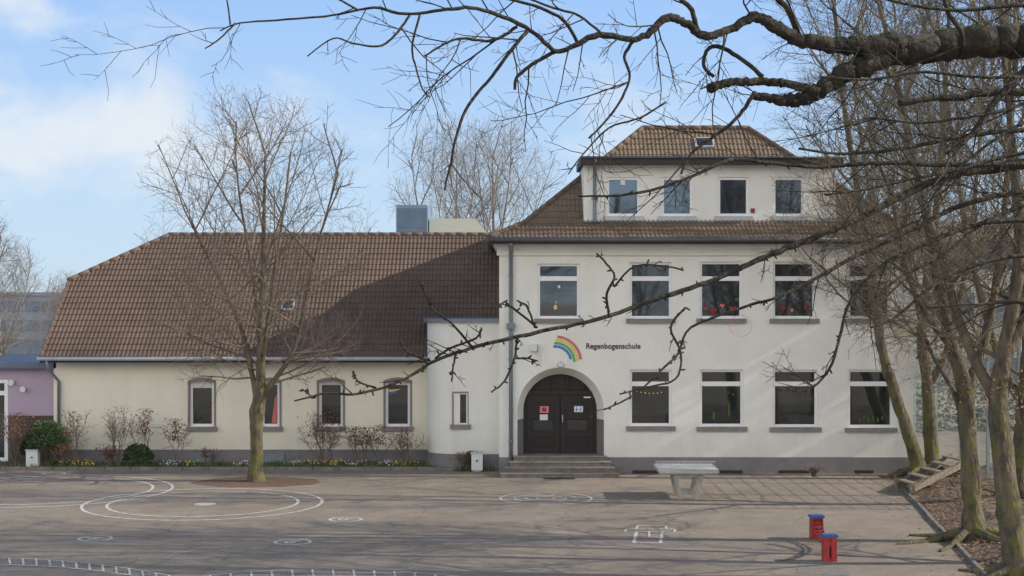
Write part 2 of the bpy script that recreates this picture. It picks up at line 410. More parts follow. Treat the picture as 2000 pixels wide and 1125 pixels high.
for i in range(700):
    x=random.uniform(-14,9); y=random.uniform(27.5,43.5); s_=random.uniform(.012,.03); a=random.uniform(0,6.28)
    u=Vector((math.cos(a),math.sin(a),.3))*s_; w=Vector((-math.sin(a),math.cos(a),0))*s_*.6; p=Vector((x,y,.022)); mm.poly([p-u,p-w,p+u,p+w])
for i in range(160):
    y=random.uniform(24,43); x=kx(y)+abs(random.gauss(.5,1.4)); a=random.uniform(0,6.28); p=Vector((x,y,soilz(x,y)+.03)); L_=random.uniform(.15,.6)
    mm.tube([p,p+Vector((math.cos(a)*L_,math.sin(a)*L_,random.uniform(-.02,.06)))],[.009,.005],4,cap=False)
o=mm.build('leaf_litter','litter'); o['kind']='stuff'
# ================================================================= MAIN BUILDING
YM=43.48
def XM(px): return (px-1000)/69.0
def ZM(py): return 5-(py-580)/69.0
SB=thing('school_building',(5.5,YM,0),'pale plastered two-storey school with hipped tile roof and arched door','school building')
xl,xr=-.362,11.35; ye=52.28
up=[(1050,1132,515,622),(1230,1312,512,622),(1367,1450,511,622),(1510,1593,511,622),(1657,1740,512,622)]
lo=[(1230,1312,722,832),(1367,1452,722,833),(1510,1597,722,834),(1657,1745,722,835)]
ops=[(XM(a),XM(b),ZM(d),ZM(c_)) for a,b,c_,d in up+lo]
acx=XM(1095); R=1.225; zsp=1.78; zb=.52
dop=(acx-R,acx+R,zb,zsp+R,'door')
mb=MB(); facade(mb,xl,xr,0,6.66,YM,ops+[dop],.17)
n=28; Ri=1.05; zi=1.74; yi=YM+.5
outer=[(acx-R,YM,zb)]+[(acx-R*math.cos(math.pi*i/n),YM,zsp+R*math.sin(math.pi*i/n)) for i in range(n+1)]+[(acx+R,YM,zb)]
inner=[(acx-Ri,yi,zb)]+[(acx-Ri*math.cos(math.pi*i/n),yi,zi+Ri*math.sin(math.pi*i/n)) for i in range(n+1)]+[(acx+Ri,yi,zb)]
for i in range(1,n+1):
    a=outer[i];b=outer[i+1]; mb.poly([a,b,(b[0],YM,zsp+R),(a[0],YM,zsp+R)])
zq=1.52
def at(p,z): return (p[0],p[1],z)
for i in range(len(outer)-1):
    a,b,c1,d1=outer[i],outer[i+1],inner[i+1],inner[i]
    if i==0:
        mb.poly([at(a,zb),at(d1,zb),at(d1,zq),at(a,zq)],1); mb.poly([at(a,zq),at(d1,zq),inner[1],outer[1]])
    elif i==len(outer)-2:
        mb.poly([at(b,zb),at(b,zq),at(c1,zq),at(c1,zb)],1); mb.poly([at(b,zq),outer[-2],inner[-2],at(c1,zq)])
    else: mb.poly([a,d1,c1,b],0,True)
mb.poly([(xl,ye-.6,0),(xl,YM,0),(xl,YM,6.66),(xl,ye-.6,6.66)]); mb.poly([(xr,YM,0),(xr,ye-.6,0),(xr,ye-.6,6.66),(xr,YM,6.66)]); mb.poly([(xr,ye-.6,0),(xl,ye-.6,0),(xl,ye-.6,6.66),(xr,ye-.6,6.66)])
mb.build('wall',['wallmain','plinth'],SB)
boxpart('inner_wall','curtain',SB,xl+.1,xr-.1,YM+.75,YM+.8,.1,6.5)
mb=MB(); mb.box(xl-.07,xr+.07,YM-.07,YM-.003,ZM(499),ZM(480)); mb.box(xl-.17,xr+.17,YM-.17,YM-.003,ZM(480)+.002,6.56); mb.box(xl-.17,xl-.003,YM+.003,ye-.6,ZM(480)+.002,6.56)
mb.build('cornice','wallmain',SB)
zp=ZM(893)
mb=MB(); mb.box(acx+R+.003,xr+.035,YM-.035,YM-.003,0,zp); mb.box(xl,acx-R-.003,YM-.035,YM-.003,0,zp)
mb.build('plinth','plinth',SB)
for a,b in ((1235,1300),(1360,1450),(1520,1580),(1668,1705)):
    boxpart('cellar_vent','fascia',SB,XM(a),XM(b),YM-.05,YM-.037,.01,.10)
wins=[]
for k,(a,b,c_,d) in enumerate(up): wins.append(window(SB,XM(a),XM(b),ZM(d),ZM(c_),YM,transom=ZM(544),gl='glassup'))
for k,(a,b,c_,d) in enumerate(lo): wins.append(window(SB,XM(a),XM(b),ZM(d),ZM(c_),YM,transom=ZM(750)))
def deco(win,items):
    for nm,px,py,w,h,mt in items:
        mm=MB(); x=XM(px);z=ZM(py);y=YM+.112
        if nm=='paper_heart':
            pts=[]
            for i in range(16):
                t=2*math.pi*i/16; pts.append((x+w/2*math.sin(t)**3,y,z+h/2*(13*math.cos(t)-5*math.cos(2*t)-2*math.cos(3*t)-math.cos(4*t))/16))
            mm.poly(pts)
        else:
            pts=[(x+w/2*math.cos(t)*(1 if i%2 else .8),y,z+h/2*math.sin(t)*(1 if i%2 else .8)) for i,t in enumerate([2*math.pi*i/12 for i in range(12)])]; mm.poly(pts)
        mm.build(nm,mt,win)
deco(wins[0],[('paper_flower',1085,600,.12,.16,'yel'),('paper_note',1092,560,.08,.10,'paper'),('paper_flower',1086,590,.1,.1,'green')])
deco(wins[2],[('paper_heart',1393,607,.26,.26,'dred'),('paper_heart',1432,604,.24,.26,'dred'),('paper_heart',1412,597,.14,.14,'rred'),('paper_note',1440,585,.14,.14,'dgreen'),('paper_flower',1378,596,.12,.16,'dred')])
deco(wins[3],[('paper_heart',1530,602,.18,.2,'dred'),('paper_note',1560,560,.14,.12,'curtain'),('paper_flower',1575,600,.14,.2,'dred'),('paper_flower',1548,606,.12,.12,'rred')])
deco(wins[4],[('paper_flower',1690,600,.14,.2,'dred')])
deco(wins[5],[('paper_note',1245+i*8,765+4*math.sin(i*.45),.045,.045,'yel') for i in range(7)])
deco(wins[6],[('paper_flower',1388+i*9,772-7*math.sin(i*.6),.07,.08,'dgreen') for i in range(6)]+[('paper_note',1395,812,.10,.3,'dgreen'),('paper_note',1425,800,.08,.5,'dgreen')])
deco(wins[8],[('paper_note',1680+i*9,820-3*(i%2),.08,.16,'dgreen') for i in range(6)])
DR=MB(); yd=yi+.04
pts=[(acx-Ri-.01,yd+.06,zb)]+[(acx-(Ri+.01)*math.cos(math.pi*i/n),yd+.06,zi+(Ri+.01)*math.sin(math.pi*i/n)) for i in range(n+1)]+[(acx+Ri+.01,yd+.06,zb)]
DR.poly(pts)
DR.box(acx-Ri,acx+Ri,yd-.06,yd+.05,2.20,2.32)
for t in (-.62,-.2,.2,.62):
    DR.box(acx+t*Ri-.025,acx+t*Ri+.025,yd-.02,yd+.05,2.32,zi+Ri*math.sqrt(1-t*t)-.02)
DR.box(acx-Ri,acx-Ri+.08,yd-.05,yd+.05,zb,2.20); DR.box(acx+Ri-.08,acx+Ri,yd-.05,yd+.05,zb,2.20)
door=DR.build('door','darkwood',SB)
for s_ in (-1,1):
    lf=MB(); a,b=sorted((acx+s_*.012,acx+s_*(Ri-.09)))
    y0,y1=yd-.03,yd+.03
    lf.box(a,b,yd+.0,yd+.05,zb+.01,2.19)
    lf.box(a,a+.13,y0,yd-.001,zb+.01,2.19); lf.box(b-.13,b,y0,yd-.001,zb+.01,2.19)
    for z0,z1 in ((zb+.01,zb+.16),(1.02,1.14),(1.98,2.19),(1.50,1.56)):
        lf.box(a+.13,b-.13,y0,yd-.001,z0,z1)
    z_=zb+.20
    while z_<1.0: lf.box(a+.15,b-.15,yd-.022,yd-.001,z_,z_+.06); z_+=.09
    L_=lf.build('door_leaf','darkwood',door)
    boxpart('door_pane','glass',door,a+.20,b-.20,yd-.012,yd-.002,1.20,1.47)
hd=MB(); hd.tube([Vector((acx+.07,yd-.06,1.40)),Vector((acx+.07,yd-.06,1.62))],[.014,.014],8); hd.box(acx+.055,acx+.085,yd-.06,yd-.03,1.40,1.43);hd.box(acx+.055,acx+.085,yd-.06,yd-.03,1.59,1.62); hd.build('handle','zinclight',door)
for nm,px,py,w,h,mt in (('notice',1063,800,.25,.19,'paperpink'),('notice',1062,815,.23,.16,'paper'),('notice',1130,799,.25,.17,'paper'),('notice',1147,776,.2,.04,'paper')):
    x=(px-1000)/68.2;z=5-(py-580)/68.2; boxpart(nm,mt,door,x-w/2,x+w/2,yd-.045,yd-.035,z-h/2,z+h/2)
mm=MB(); x=63/68.2; z=5-220/68.2
mm.poly([(x+.07*math.cos(t),yd-.048,z+.07*math.sin(t)) for t in [i*math.pi/8 for i in range(16)]]); mm.build('stop_symbol','red',door)
mm=MB(); x=130/68.2; z=5-219/68.2
for dx in(-.06,.06):
    mm.box(x+dx-.018,x+dx+.018,yd-.049,yd-.046,z-.06,z+.02); mm.box(x+dx-.014,x+dx+.014,yd-.049,yd-.046,z+.028,z+.055)
mm.box(x-.03,x+.03,yd-.049,yd-.046,z-.012,z-.004); mm.build('distance_symbol','rblue',door)
mb=MB()
lv=[(.52,-.25,1003,1183),(.39,-.53,996,1190),(.26,-.81,988,1196),(.13,-1.05,979,1204)]
prev=YM-.037
for z,dy,a,b in lv:
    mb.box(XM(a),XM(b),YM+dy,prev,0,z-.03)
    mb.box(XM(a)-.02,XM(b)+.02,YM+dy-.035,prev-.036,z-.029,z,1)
    prev=YM+dy
mb.box(acx-R+.002,acx+R-.002,YM-.036,yi+.1,0,.521)
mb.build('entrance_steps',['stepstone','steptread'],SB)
boxpart('door_mat','fascia',SB,XM(1060),XM(1120),YM-1.35,YM-1.12,.005,.02)
cx,cz=XM(1085),ZM(707)
for k,mt in enumerate(['rred','yel','green','rblue']):
    m_=MB(); r1=(52-k*6.4)/69; r0=r1-5.2/69; a0=math.radians(6-3*k if k<3 else 10); a1=math.radians(86+4*k)
    nn=22
    for i in range(nn):
        t0=a0+(a1-a0)*i/nn;t1=a0+(a1-a0)*(i+1)/nn
        y=YM-.006
        m_.poly([(cx+r0*math.cos(t0),y,cz+r0*math.sin(t0)),(cx+r1*math.cos(t0),y,cz+r1*math.sin(t0)),(cx+r1*math.cos(t1),y,cz+r1*math.sin(t1)),(cx+r0*math.cos(t1),y,cz+r0*math.sin(t1))])
    m_.build('rainbow_band',mt,SB)
cu=bpy.data.curves.new('t','FONT'); cu.body='Regenbogenschule'; cu.size=1; cu.offset=.022; cu.extrude=.02; cu.space_character=1.04
to=bpy.data.objects.new('t',cu); col.objects.link(to); bpy.context.view_layer.update()
dg=bpy.context.evaluated_depsgraph_get(); me=bpy.data.meshes.new_from_object(to.evaluated_get(dg)); bpy.data.objects.remove(to)
xs=[v.co.x for v in me.vertices]; wd=max(xs)-min(xs); k=(XM(1251)-XM(1145))/wd; x0=min(xs)
for v in me.vertices: v.co=Vector(((v.co.x-x0)*k,-v.co.z*.2,v.co.y*k*1.10))
me.name='sign_lettering'; me.materials.clear(); me.materials.append(M['black'])
link('sign_lettering',me,Vector((XM(1145),YM-.006,ZM(681))),SB)
mm=MB(); mm.box(XM(1036),XM(1049),YM-.22,YM-.002,ZM(685),ZM(672)); mm.box(XM(1051),XM(1055),YM-.06,YM-.002,ZM(712),ZM(672)); mm.build('wall_lamp','lamp',SB)
mm=MB(); mm.tube([Vector((XM(1095),YM-.10,ZM(712))),Vector((XM(1095),YM-.003,ZM(712)))],[.07,.10],10)
mm.build('entrance_lamp','lamp',SB)
mm=MB(); x,z=XM(980),ZM(848)
for i in range(20):
    t0=2*math.pi*i/20;t1=2*math.pi*(i+1)/20; mm.poly([(x+.07*math.cos(t0),44.39,z+.07*math.sin(t0)),(x+.09*math.cos(t0),44.39,z+.09*math.sin(t0)),(x+.09*math.cos(t1),44.39,z+.09*math.sin(t1)),(x+.07*math.cos(t1),44.39,z+.07*math.sin(t1))])
mm.build('wall_plaque','rblue',SB)
# main roof
ex0,ex1,ey0,ey1=-.64,12.0,42.9,52.28; z0,z1,z2=6.64,7.09,10.2; T1,T2=1.0,4.69
mb=MB()
def rng_(t,z,dz=-.03): return [Vector((ex0+t,ey0+t,z+dz)),Vector((ex1-t,ey0+t,z+dz)),Vector((ex1-t,ey1-t,z+dz)),Vector((ex0+t,ey1-t,z+dz))]
r0,r1,r2=rng_(0,z0),rng_(T1,z1),rng_(T2,z2)
for a,b in ((r0,r1),(r1,r2)):
    for i in range(4): mb.poly([a[i],a[(i+1)%4],b[(i+1)%4],b[i]])
lo_=rng_(0,z0-.12)
for i in range(4): mb.poly([lo_[i],lo_[(i+1)%4],r0[(i+1)%4],r0[i]])
mb.poly(list(reversed(lo_)))
roof=mb.build('roof','fascia',SB)
W=ex1-ex0; Dp=ey1-ey0
cl_front=[((ex0,ey0,0),(-1,1,0)),((ex1,ey0,0),(1,1,0))]
V1=Vector((0,1,.45)); V2=Vector((0,T2-T1,z2-z1))
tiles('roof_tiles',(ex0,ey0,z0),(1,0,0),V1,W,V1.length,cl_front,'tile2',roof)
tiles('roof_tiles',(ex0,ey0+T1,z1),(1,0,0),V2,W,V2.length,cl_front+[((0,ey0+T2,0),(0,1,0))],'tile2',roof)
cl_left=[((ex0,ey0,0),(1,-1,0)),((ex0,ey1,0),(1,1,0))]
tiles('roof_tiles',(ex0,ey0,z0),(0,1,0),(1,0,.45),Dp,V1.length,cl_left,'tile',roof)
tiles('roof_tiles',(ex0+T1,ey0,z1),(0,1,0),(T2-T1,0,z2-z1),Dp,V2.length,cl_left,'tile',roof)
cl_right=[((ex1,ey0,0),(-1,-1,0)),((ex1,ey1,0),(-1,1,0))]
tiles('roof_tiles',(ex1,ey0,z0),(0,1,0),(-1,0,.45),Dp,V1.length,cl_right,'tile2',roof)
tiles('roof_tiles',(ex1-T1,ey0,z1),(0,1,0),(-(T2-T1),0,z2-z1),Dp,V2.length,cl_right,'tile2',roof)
mb=MB(); up_=Vector((0,0,.05))
for i in range(4):
    A0=rng_(0,z0,.02)[i];A1=rng_(T1,z1,.02)[i];A2=rng_(T2,z2,.02)[i]
    caps(mb,A0+up_*.4,A1+up_*.4);caps(mb,A1+up_*.4,A2+up_*.4)
caps(mb,Vector((ex0+T2,ey0+T2,z2+.04)),Vector((ex1-T2,ey0+T2,z2+.04)))
mb.build('ridge_caps','ridge',roof)
mb=MB(); mb.tube([Vector((ex0,ey0-.05,z0-.04)),Vector((ex1,ey0-.05,z0-.04))],[.065,.065],10); mb.tube([Vector((ex0-.03,ey0,z0-.04)),Vector((ex0-.03,ey1,z0-.04))],[.065,.065],8)
mb.build('gutter','gutterdark',SB)
mb=MB(); xp=-.03
P=[Vector((xp,ey0+.0,6.5)),Vector((xp,YM-.10,6.3)),Vector((xp,YM-.10,4.35)),Vector((xp,YM-.10,.15))]
mb.tube(P,[.055]*4,10); mb.box(xp-.12,xp+.12,YM-.21,YM-.02,4.10,4.26)
for z in (5.6,3.2,1.8,.9): mb.tube([Vector((xp,YM-.10,z)),Vector((xp,YM-.10,z+.05))],[.07,.07],10)
mb.build('downpipe','zinc',SB)
YD=44.0; s=F/YD
def XD(px): return (px-1000)/s
def ZD(py): return 5-(py-580)/s
dw=[(1185,1250),(1292,1353),(1402,1463),(1510,1571)]
mb=MB(); facade(mb,XD(1140),XD(1632),6.95,8.78,YD,[(XD(a),XD(b),ZD(422),ZD(346)) for a,b in dw],.12)
a,b=XD(1140),XD(1632)
mb.poly([(a,47,6.95),(a,YD,6.95),(a,YD,8.78),(a,47,8.78)]); mb.poly([(b,YD,6.95),(b,47,6.95),(b,47,8.78),(b,YD,8.78)])
dorm=mb.build('dormer_storey','wallmain',SB)
dwn=[]
for a_,b_ in dw:
    dwn.append(window(dorm,XD(a_),XD(b_),ZD(422),ZD(346),YD,gl='glass2',fw=.075,sillmat='zinclight',recess=.08))
boxpart('paper_note','paper',dwn[0],XD(1212),XD(1221),YD+.05,YD+.06,ZD(361),ZD(350))
boxpart('paper_note','red',dwn[2],XD(1466),XD(1474),YD-.02,YD-.005,ZD(416),ZD(407))
mb=MB(); mb.box(a-.10,b+.14,43.58,46.6,8.78,8.99); mb.build('dormer_flat_roof','fascia',dorm)
mb=MB(); mb.tube([Vector((a-.12,43.54,8.96)),Vector((b+.15,43.54,8.96))],[.035,.035],10); mb.build('dormer_gutter','gutterdark',dorm)
xx=XD(1161); mb=MB(); mb.tube([Vector((xx,43.55,8.9)),Vector((xx,43.9,8.62)),Vector((xx,43.9,7.3)),Vector((xx,43.75,7.12))],[.05]*4,8); mb.build('dormer_downpipe','zinc',dorm)
boxpart('flashing','zinclight',dorm,a-.02,b+.02,YD-.05,YD-.003,7.13,7.20)
def skylight(parent,c,U,V,w,h):
    c=Vector(c);U=Vector(U).normalized();V=Vector(V).normalized();Nn=U.cross(V).normalized()
    m1=MB(); h_=Nn*.08
    pts=[c-U*w/2-V*h/2,c+U*w/2-V*h/2,c+U*w/2+V*h/2,c-U*w/2+V*h/2]
    m1.poly([p+h_ for p in pts])
    for i in range(4): m1.poly([pts[i],pts[(i+1)%4],pts[(i+1)%4]+h_,pts[i]+h_])
    f=m1.build('skylight','zinclight',parent)
    k=.80; m2=MB(); m2.poly([c+(p-c)*k+h_*1.06 for p in pts]); m2.build('skylight_glass','glass',f)
t=4.05; zc=z1+(t-1)*(z2-z1)/(T2-T1)
skylight(roof,(5.88,ey0+t,zc+.02),(1,0,0),V2,.60,.50)
# ---- bay
mb=MB(); bx0,bx1,by=-2.50,xl+.0,44.4; rad=1.0; zt=4.27
wx0,wx1,wz0,wz1=(886-1000)/67.6,(913-1000)/67.6,5-(829-580)/67.6,5-(768-580)/67.6
facade(mb,bx0+rad,bx1-.002,0,zt,by,[(wx0,wx1,wz0,wz1)],.2)
pc=[(bx0+rad-rad*math.sin(math.pi/2*i/10),by+rad-rad*math.cos(math.pi/2*i/10)) for i in range(11)]+[(bx0,46.0)]
for i in range(len(pc)-1):
    mb.poly([(pc[i+1][0],pc[i+1][1],0),(pc[i][0],pc[i][1],0),(pc[i][0],pc[i][1],zt),(pc[i+1][0],pc[i+1][1],zt)],0,True)
bay=mb.build('entrance_bay','wallmain',SB)
def off(d,xe):
    q=[(bx0+rad-(rad+d)*math.sin(math.pi/2*i/10),by+rad-(rad+d)*math.cos(math.pi/2*i/10)) for i in range(11)]
    return [(xe,by-d)]+q+[(bx0-d,46.3)]
mb=MB(); pc=off(.03,bx1-.003); zz=.46
for i in range(len(pc)-1): mb.poly([(pc[i+1][0],pc[i+1][1],0),(pc[i][0],pc[i][1],0),(pc[i][0],pc[i][1],zz),(pc[i+1][0],pc[i+1][1],zz)],0,i>0)
mb.build('bay_plinth','plinth',bay)
mb=MB(); pc=off(.12,bx1-.004)+[(bx1-.004,46.3)]
mb.poly([(x,y,zt+.10) for x,y in pc]); mb.poly([(x,y,zt) for x,y in pc])
for i in range(len(pc)-1): mb.poly([(pc[i+1][0],pc[i+1][1],zt),(pc[i][0],pc[i][1],zt),(pc[i][0],pc[i][1],zt+.10),(pc[i+1][0],pc[i+1][1],zt+.10)])
mb.build('bay_coping','zinc',bay)
bw=window(bay,wx0,wx1,wz0,wz1,by,fw=.035,recess=.06)
mm=MB(); mm.box(wx0-.045,wx0-.001,by-.012,by+.03,wz0,wz1+.045); mm.box(wx1+.001,wx1+.03,by-.012,by+.03,wz0,wz1+.045); mm.box(wx0,wx1,by-.011,by+.03,wz1+.001,wz1+.045); mm.build('surround','surround',bw)
# ================================================================= WING
YW=46.0
def XW(px): return (px-1000)/65.2
def ZW(py): return 5-(py-580)/65.2
WG=thing('school_wing',(-7.5,YW,0),'low cream school wing with large brown tiled half-hipped roof','school building')
ww=[(368,421),(508,549),(620,673),(750,804)]
mb=MB(); facade(mb,XW(105),xl,0,3.30,YW,[(XW(a),XW(b),ZW(833),ZW(742)) for a,b in ww],.22)
gx=XW(105)
mb.poly([(gx,54.6,0),(gx,YW,0),(gx,YW,3.3),(gx,48.4,5.35),(gx,52.2,5.35),(gx,54.6,3.3)]); mb.poly([(xl,54.6,0),(gx,54.6,0),(gx,54.6,3.3),(xl,54.6,3.3)])
mb.build('wall','wallwing',WG)
boxpart('plinth','plinth',WG,gx-.03,bx0-.035,YW-.035,YW-.003,0,ZW(878))
for i,(a,b) in enumerate(ww):
    x0,x1=XW(a),XW(b); zA,zB=ZW(833),ZW(742)
    w=window(WG,x0+.045,x1-.045,zA,zB-.01,YW,fw=.075,recess=.10,blind=(.16 if i<1 else .07),sill=True)
    m_=MB(); y=YW-.018
    m_.box(x0-.015,x0+.043,y,YW+.06,zA,zB-.08); m_.box(x1-.043,x1+.015,y,YW+.06,zA,zB-.08)
    nn=10; xc=(x0+x1)/2; hw=(x1-x0)/2+.015
    top=lambda u:zB+.075-.09*u*u; bot=lambda u:zB-.045-.055*u*u
    for k_ in range(nn):
        u0=-1+2*k_/nn;u1=-1+2*(k_+1)/nn
        X0,X1=xc+u0*hw,xc+u1*hw
        m_.poly([(X0,y,bot(u0)),(X1,y,bot(u1)),(X1,y,top(u1)),(X0,y,top(u0))])
        m_.poly([(X0,y,top(u0)),(X1,y,top(u1)),(X1,YW,top(u1)),(X0,YW,top(u0))]); m_.poly([(X0,YW+.06,bot(u0)),(X1,YW+.06,bot(u1)),(X1,y,bot(u1)),(X0,y,bot(u0))])
    m_.build('surround','surround',w)
    if i==1:
        mm=MB(); mm.poly([(x1-.3,YW+.102,zA+.1),(x1-.14,YW+.102,zA+.1),(x1-.14,YW+.102,zA+.95),(x1-.2,YW+.102,zA+.85)]); mm.build('poster','rred',w)
    if i==0:
        mm=MB(); mm.poly([(x1-.2,YW+.102,zA+.15),(x1-.14,YW+.102,zA+.12),(x1-.14,YW+.102,zA+.9)]); mm.build('poster','dred',w)
    if i==3:
        mm=MB(); mm.poly([(x0+.14,YW+.102,zA+1.03),(x0+.35,YW+.102,zA+1.06),(x0+.5,YW+.102,zA+1.12),(x0+.14,YW+.102,zA+1.10)]); mm.build('poster','yel',w)
        mm=MB(); mm.poly([(x0+.14,YW+.102,zA+.95),(x0+.38,YW+.102,zA+1.0),(x0+.38,YW+.102,zA+1.04),(x0+.14,YW+.102,zA+1.01)]); mm.build('poster','rblue',w)
boxpart('cellar_grate','zinc',WG,XW(373),XW(418),YW-.10,YW-.037,.05,.32); boxpart('cellar_grate','zinc',WG,XW(515),XW(556),YW-.10,YW-.037,.02,.30)
vx=-13.98; ye_=45.45; ze=3.225; yr=50.3; zr=7.01; Ax,Ay,Az=vx,48.36,5.50; Rx=-11.23
mb=MB(); d=-.03
fr=[(vx,ye_,ze+d),(xl-.01,ye_,ze+d),(xl-.01,yr,zr+d),(Rx,yr,zr+d),(Ax,Ay,Az+d)]
bk=[(xl-.01,2*yr-ye_,ze+d),(vx,2*yr-ye_,ze+d),(Ax,2*yr-Ay,Az+d),(Rx,yr,zr+d),(xl-.01,yr,zr+d)]
mb.poly(fr); mb.poly(bk); mb.poly([(Ax,Ay,Az+d),(Rx,yr,zr+d),(Ax,2*yr-Ay,Az+d)])
dn=-.14
mb.poly([(x,y,z+dn) for x,y,z in reversed(fr)]); mb.poly([(x,y,z+dn) for x,y,z in reversed(bk)])
for q in (fr,bk):
    for i in range(5):
        p0,p1=q[i],q[(i+1)%5]
        if i in (0,4): mb.poly([(p0[0],p0[1],p0[2]+dn),(p1[0],p1[1],p1[2]+dn),p1,p0])
wr=mb.build('roof','fascia',WG)
Vw=Vector((0,yr-ye_,zr-ze))
clA=((Ax,Ay,0),(-(yr-Ay),(Rx-Ax),0)); clB=((Ax,2*yr-Ay,0),(-(yr-Ay),-(Rx-Ax),0))
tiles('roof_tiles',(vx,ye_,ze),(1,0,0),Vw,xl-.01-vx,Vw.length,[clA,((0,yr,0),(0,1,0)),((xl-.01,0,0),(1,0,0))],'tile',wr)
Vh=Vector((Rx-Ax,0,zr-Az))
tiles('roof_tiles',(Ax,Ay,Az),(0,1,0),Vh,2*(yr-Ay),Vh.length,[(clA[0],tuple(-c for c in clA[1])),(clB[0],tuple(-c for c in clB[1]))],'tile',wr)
mb=MB(); caps(mb,(Rx,yr,zr+.03),(xl-.02,yr,zr+.03)); caps(mb,(Ax,Ay,Az+.02),(Rx,yr,zr+.02)); caps(mb,(vx+.02,ye_,ze+.01),(Ax+.02,Ay,Az+.01),.045,.31)
mb.build('ridge_caps','ridge',wr)
mb=MB(); mb.tube([Vector((vx-.05,ye_-.06,ze-.05)),Vector((bx0+.02,ye_-.06,ze-.05))],[.06,.06],10)
mb.build('gutter','zinclight',WG)
xp=XW(104); mb=MB(); mb.tube([Vector((xp-.02,ye_-.03,ze-.1)),Vector((xp,ye_+.05,ze-.35)),Vector((xp+.2,YW-.09,ze-.75)),Vector((xp+.2,YW-.09,.1))],[.05]*4,10); mb.build('downpipe','zinc',WG)
yy=47.35
skylight(wr,((563-1000)/F*yy,yy,ze+(yy-ye_)*(zr-ze)/(yr-ye_)),(1,0,0),Vw,.38,.5)
# ================================================================= ANNEX
AN=thing('annex_building',(-15.5,46,0),'flat-roofed purple plastered annex with blue-grey fascia','building')
mb=MB(); ax1=XW(103); ax0=-19
facade(mb,ax0,ax1,.0,2.85,46.35,[(-17.2,XW(8),.05,2.5)],.1); mb.poly([(ax1,46.35,0),(ax1,52,0),(ax1,52,2.85),(ax1,46.35,2.85)])
mb.build('wall','purple',AN)
boxpart('fascia','bluefascia',AN,ax0,ax1+.1,46.0,52,2.86,3.04)
boxpart('brick_base','brick',AN,XW(8)+.03,ax1+.0,46.30,46.345,0,1.42)
window(AN,-17.2,XW(8),.05,2.5,46.35,fw=.1,sill=False,recess=.03,transom=2.1)
for px,py in ((18,748),(41,761)):
    mm=MB(); mm.tube([Vector((XW(px),46.15,ZW(py))),Vector((XW(px),46.34,ZW(py)))],[.09,.05],12); mm.build('wall_lamp','lamp',AN)
# ================================================================= BACKGROUND BUILDINGS
def bgbuild(name,x0,x1,y0,y1,h,mt,label,rows,cols,cap=True):
    r=thing(name,((x0+x1)/2,y0,0),label,'building')
    m=MB(); m.box(x0,x1,y0,y1,0,h)
    if cap: m.box(x0-.15,x1+.15,y0-.15,y1+.15,h+.002,h+.25)
    m.build('wall',mt,r)
    for z0_,z1_ in rows:
        for c_ in range(cols):
            a=x0+(x1-x0)*(c_+.06)/cols;b=x0+(x1-x0)*(c_+.94)/cols; boxpart('window','farglass',r,a,b,y0-.04,y0-.003,z0_,z1_)
    return r
bgbuild('office_building',-52,-31.8,112,124,5.1,'farwall','distant grey-blue office block with strip windows',[(.8,1.9),(2.5,3.3),(3.9,4.7)],16)
bgbuild('stair_tower',-5.28,-3.85,70,74,9.2,'tower','blue-grey glassy rooftop tower behind roof',[(7.3,8.05),(8.12,9.05)],2,False)
r=thing('gym_building',(-2.4,71,0),'cream flat-topped hall with sloping shed roof','building')
m=MB(); m.box(-3.80,-2.0,70.5,76,0,8.60)
m.poly([(-2.0,70.5,0),(-1.1,70.5,0),(-1.1,70.5,7.9),(-1.7,70.5,8.6),(-2.0,70.5,8.6)]); m.poly([(-2.0,70.5,8.6),(-1.7,70.5,8.6),(-1.7,76,8.6),(-2,76,8.6)]); m.poly([(-1.7,70.5,8.6),(-1.1,70.5,7.9),(-1.1,76,7.9),(-1.7,76,8.6)])
m.build('wall','creamblock',r)
boxpart('flue','zinclight',r,-3.75,-3.65,70.6,70.7,8.60,9.5)
bgbuild('apartment_building',17.5,40,66,78,8.0,'creamblock','pale apartment block seen through bare trees',[(1,2.4),(3.8,5.2),(6.2,7.4)],9)
# ================================================================= TREES
def grow(trunk,crown,p,d,L,r,lvl,P,env=None):
    n=max(2,int(L/P['seg'][lvl])); pts=[p.copy()]; rs=[r]; ds=[d.copy()]
    wig=P['wig'][lvl]; upf=P['up'][lvl]; tip=P['tip'][lvl]
    for i in range(n):
        d=(d+Vector((random.gauss(0,wig),random.gauss(0,wig),random.gauss(0,wig)+upf))).normalized()
        p=p+d*(L/n)
        if env and i>0 and env(p): break
        pts.append(p.copy()); ds.append(d.copy()); rs.append(r*(1-(i+1)/n*(1-tip)))
    (trunk if lvl==0 else crown).tube(pts,rs,P['sides'][lvl],cap=False)
    if lvl<P['max']:
        k=len(pts)-1; nc=int(P['nc'][lvl]*k/n+.5); st=P['start'][lvl]
        ph=random.uniform(0,6.28)
        for c in range(nc):
            t=st+(1-st)*(c+random.random()*.8)/max(1,nc); f=min(k-1e-3,t*k); i=int(f); fr_=f-i
            q=pts[i].lerp(pts[i+1],fr_); rr=rs[i]*(1-fr_)+rs[i+1]*fr_; dd=ds[i+1]
            ph+=2.4+random.uniform(-.5,.5); o=dd.orthogonal().normalized(); o=Matrix.Rotation(ph,3,dd)@o
            an=math.radians(random.gauss(P['ang'][lvl],8)); cd=(dd*math.cos(an)+o*math.sin(an)).normalized()
            Lc=P['len'][lvl+1]*random.uniform(.65,1.2)*(1-.45*t)
            grow(trunk,crown,q,cd,Lc,max(P['rmin'],min(rr*.75,P['rad'][lvl+1]*random.uniform(.8,1.2))),lvl+1,P,env)
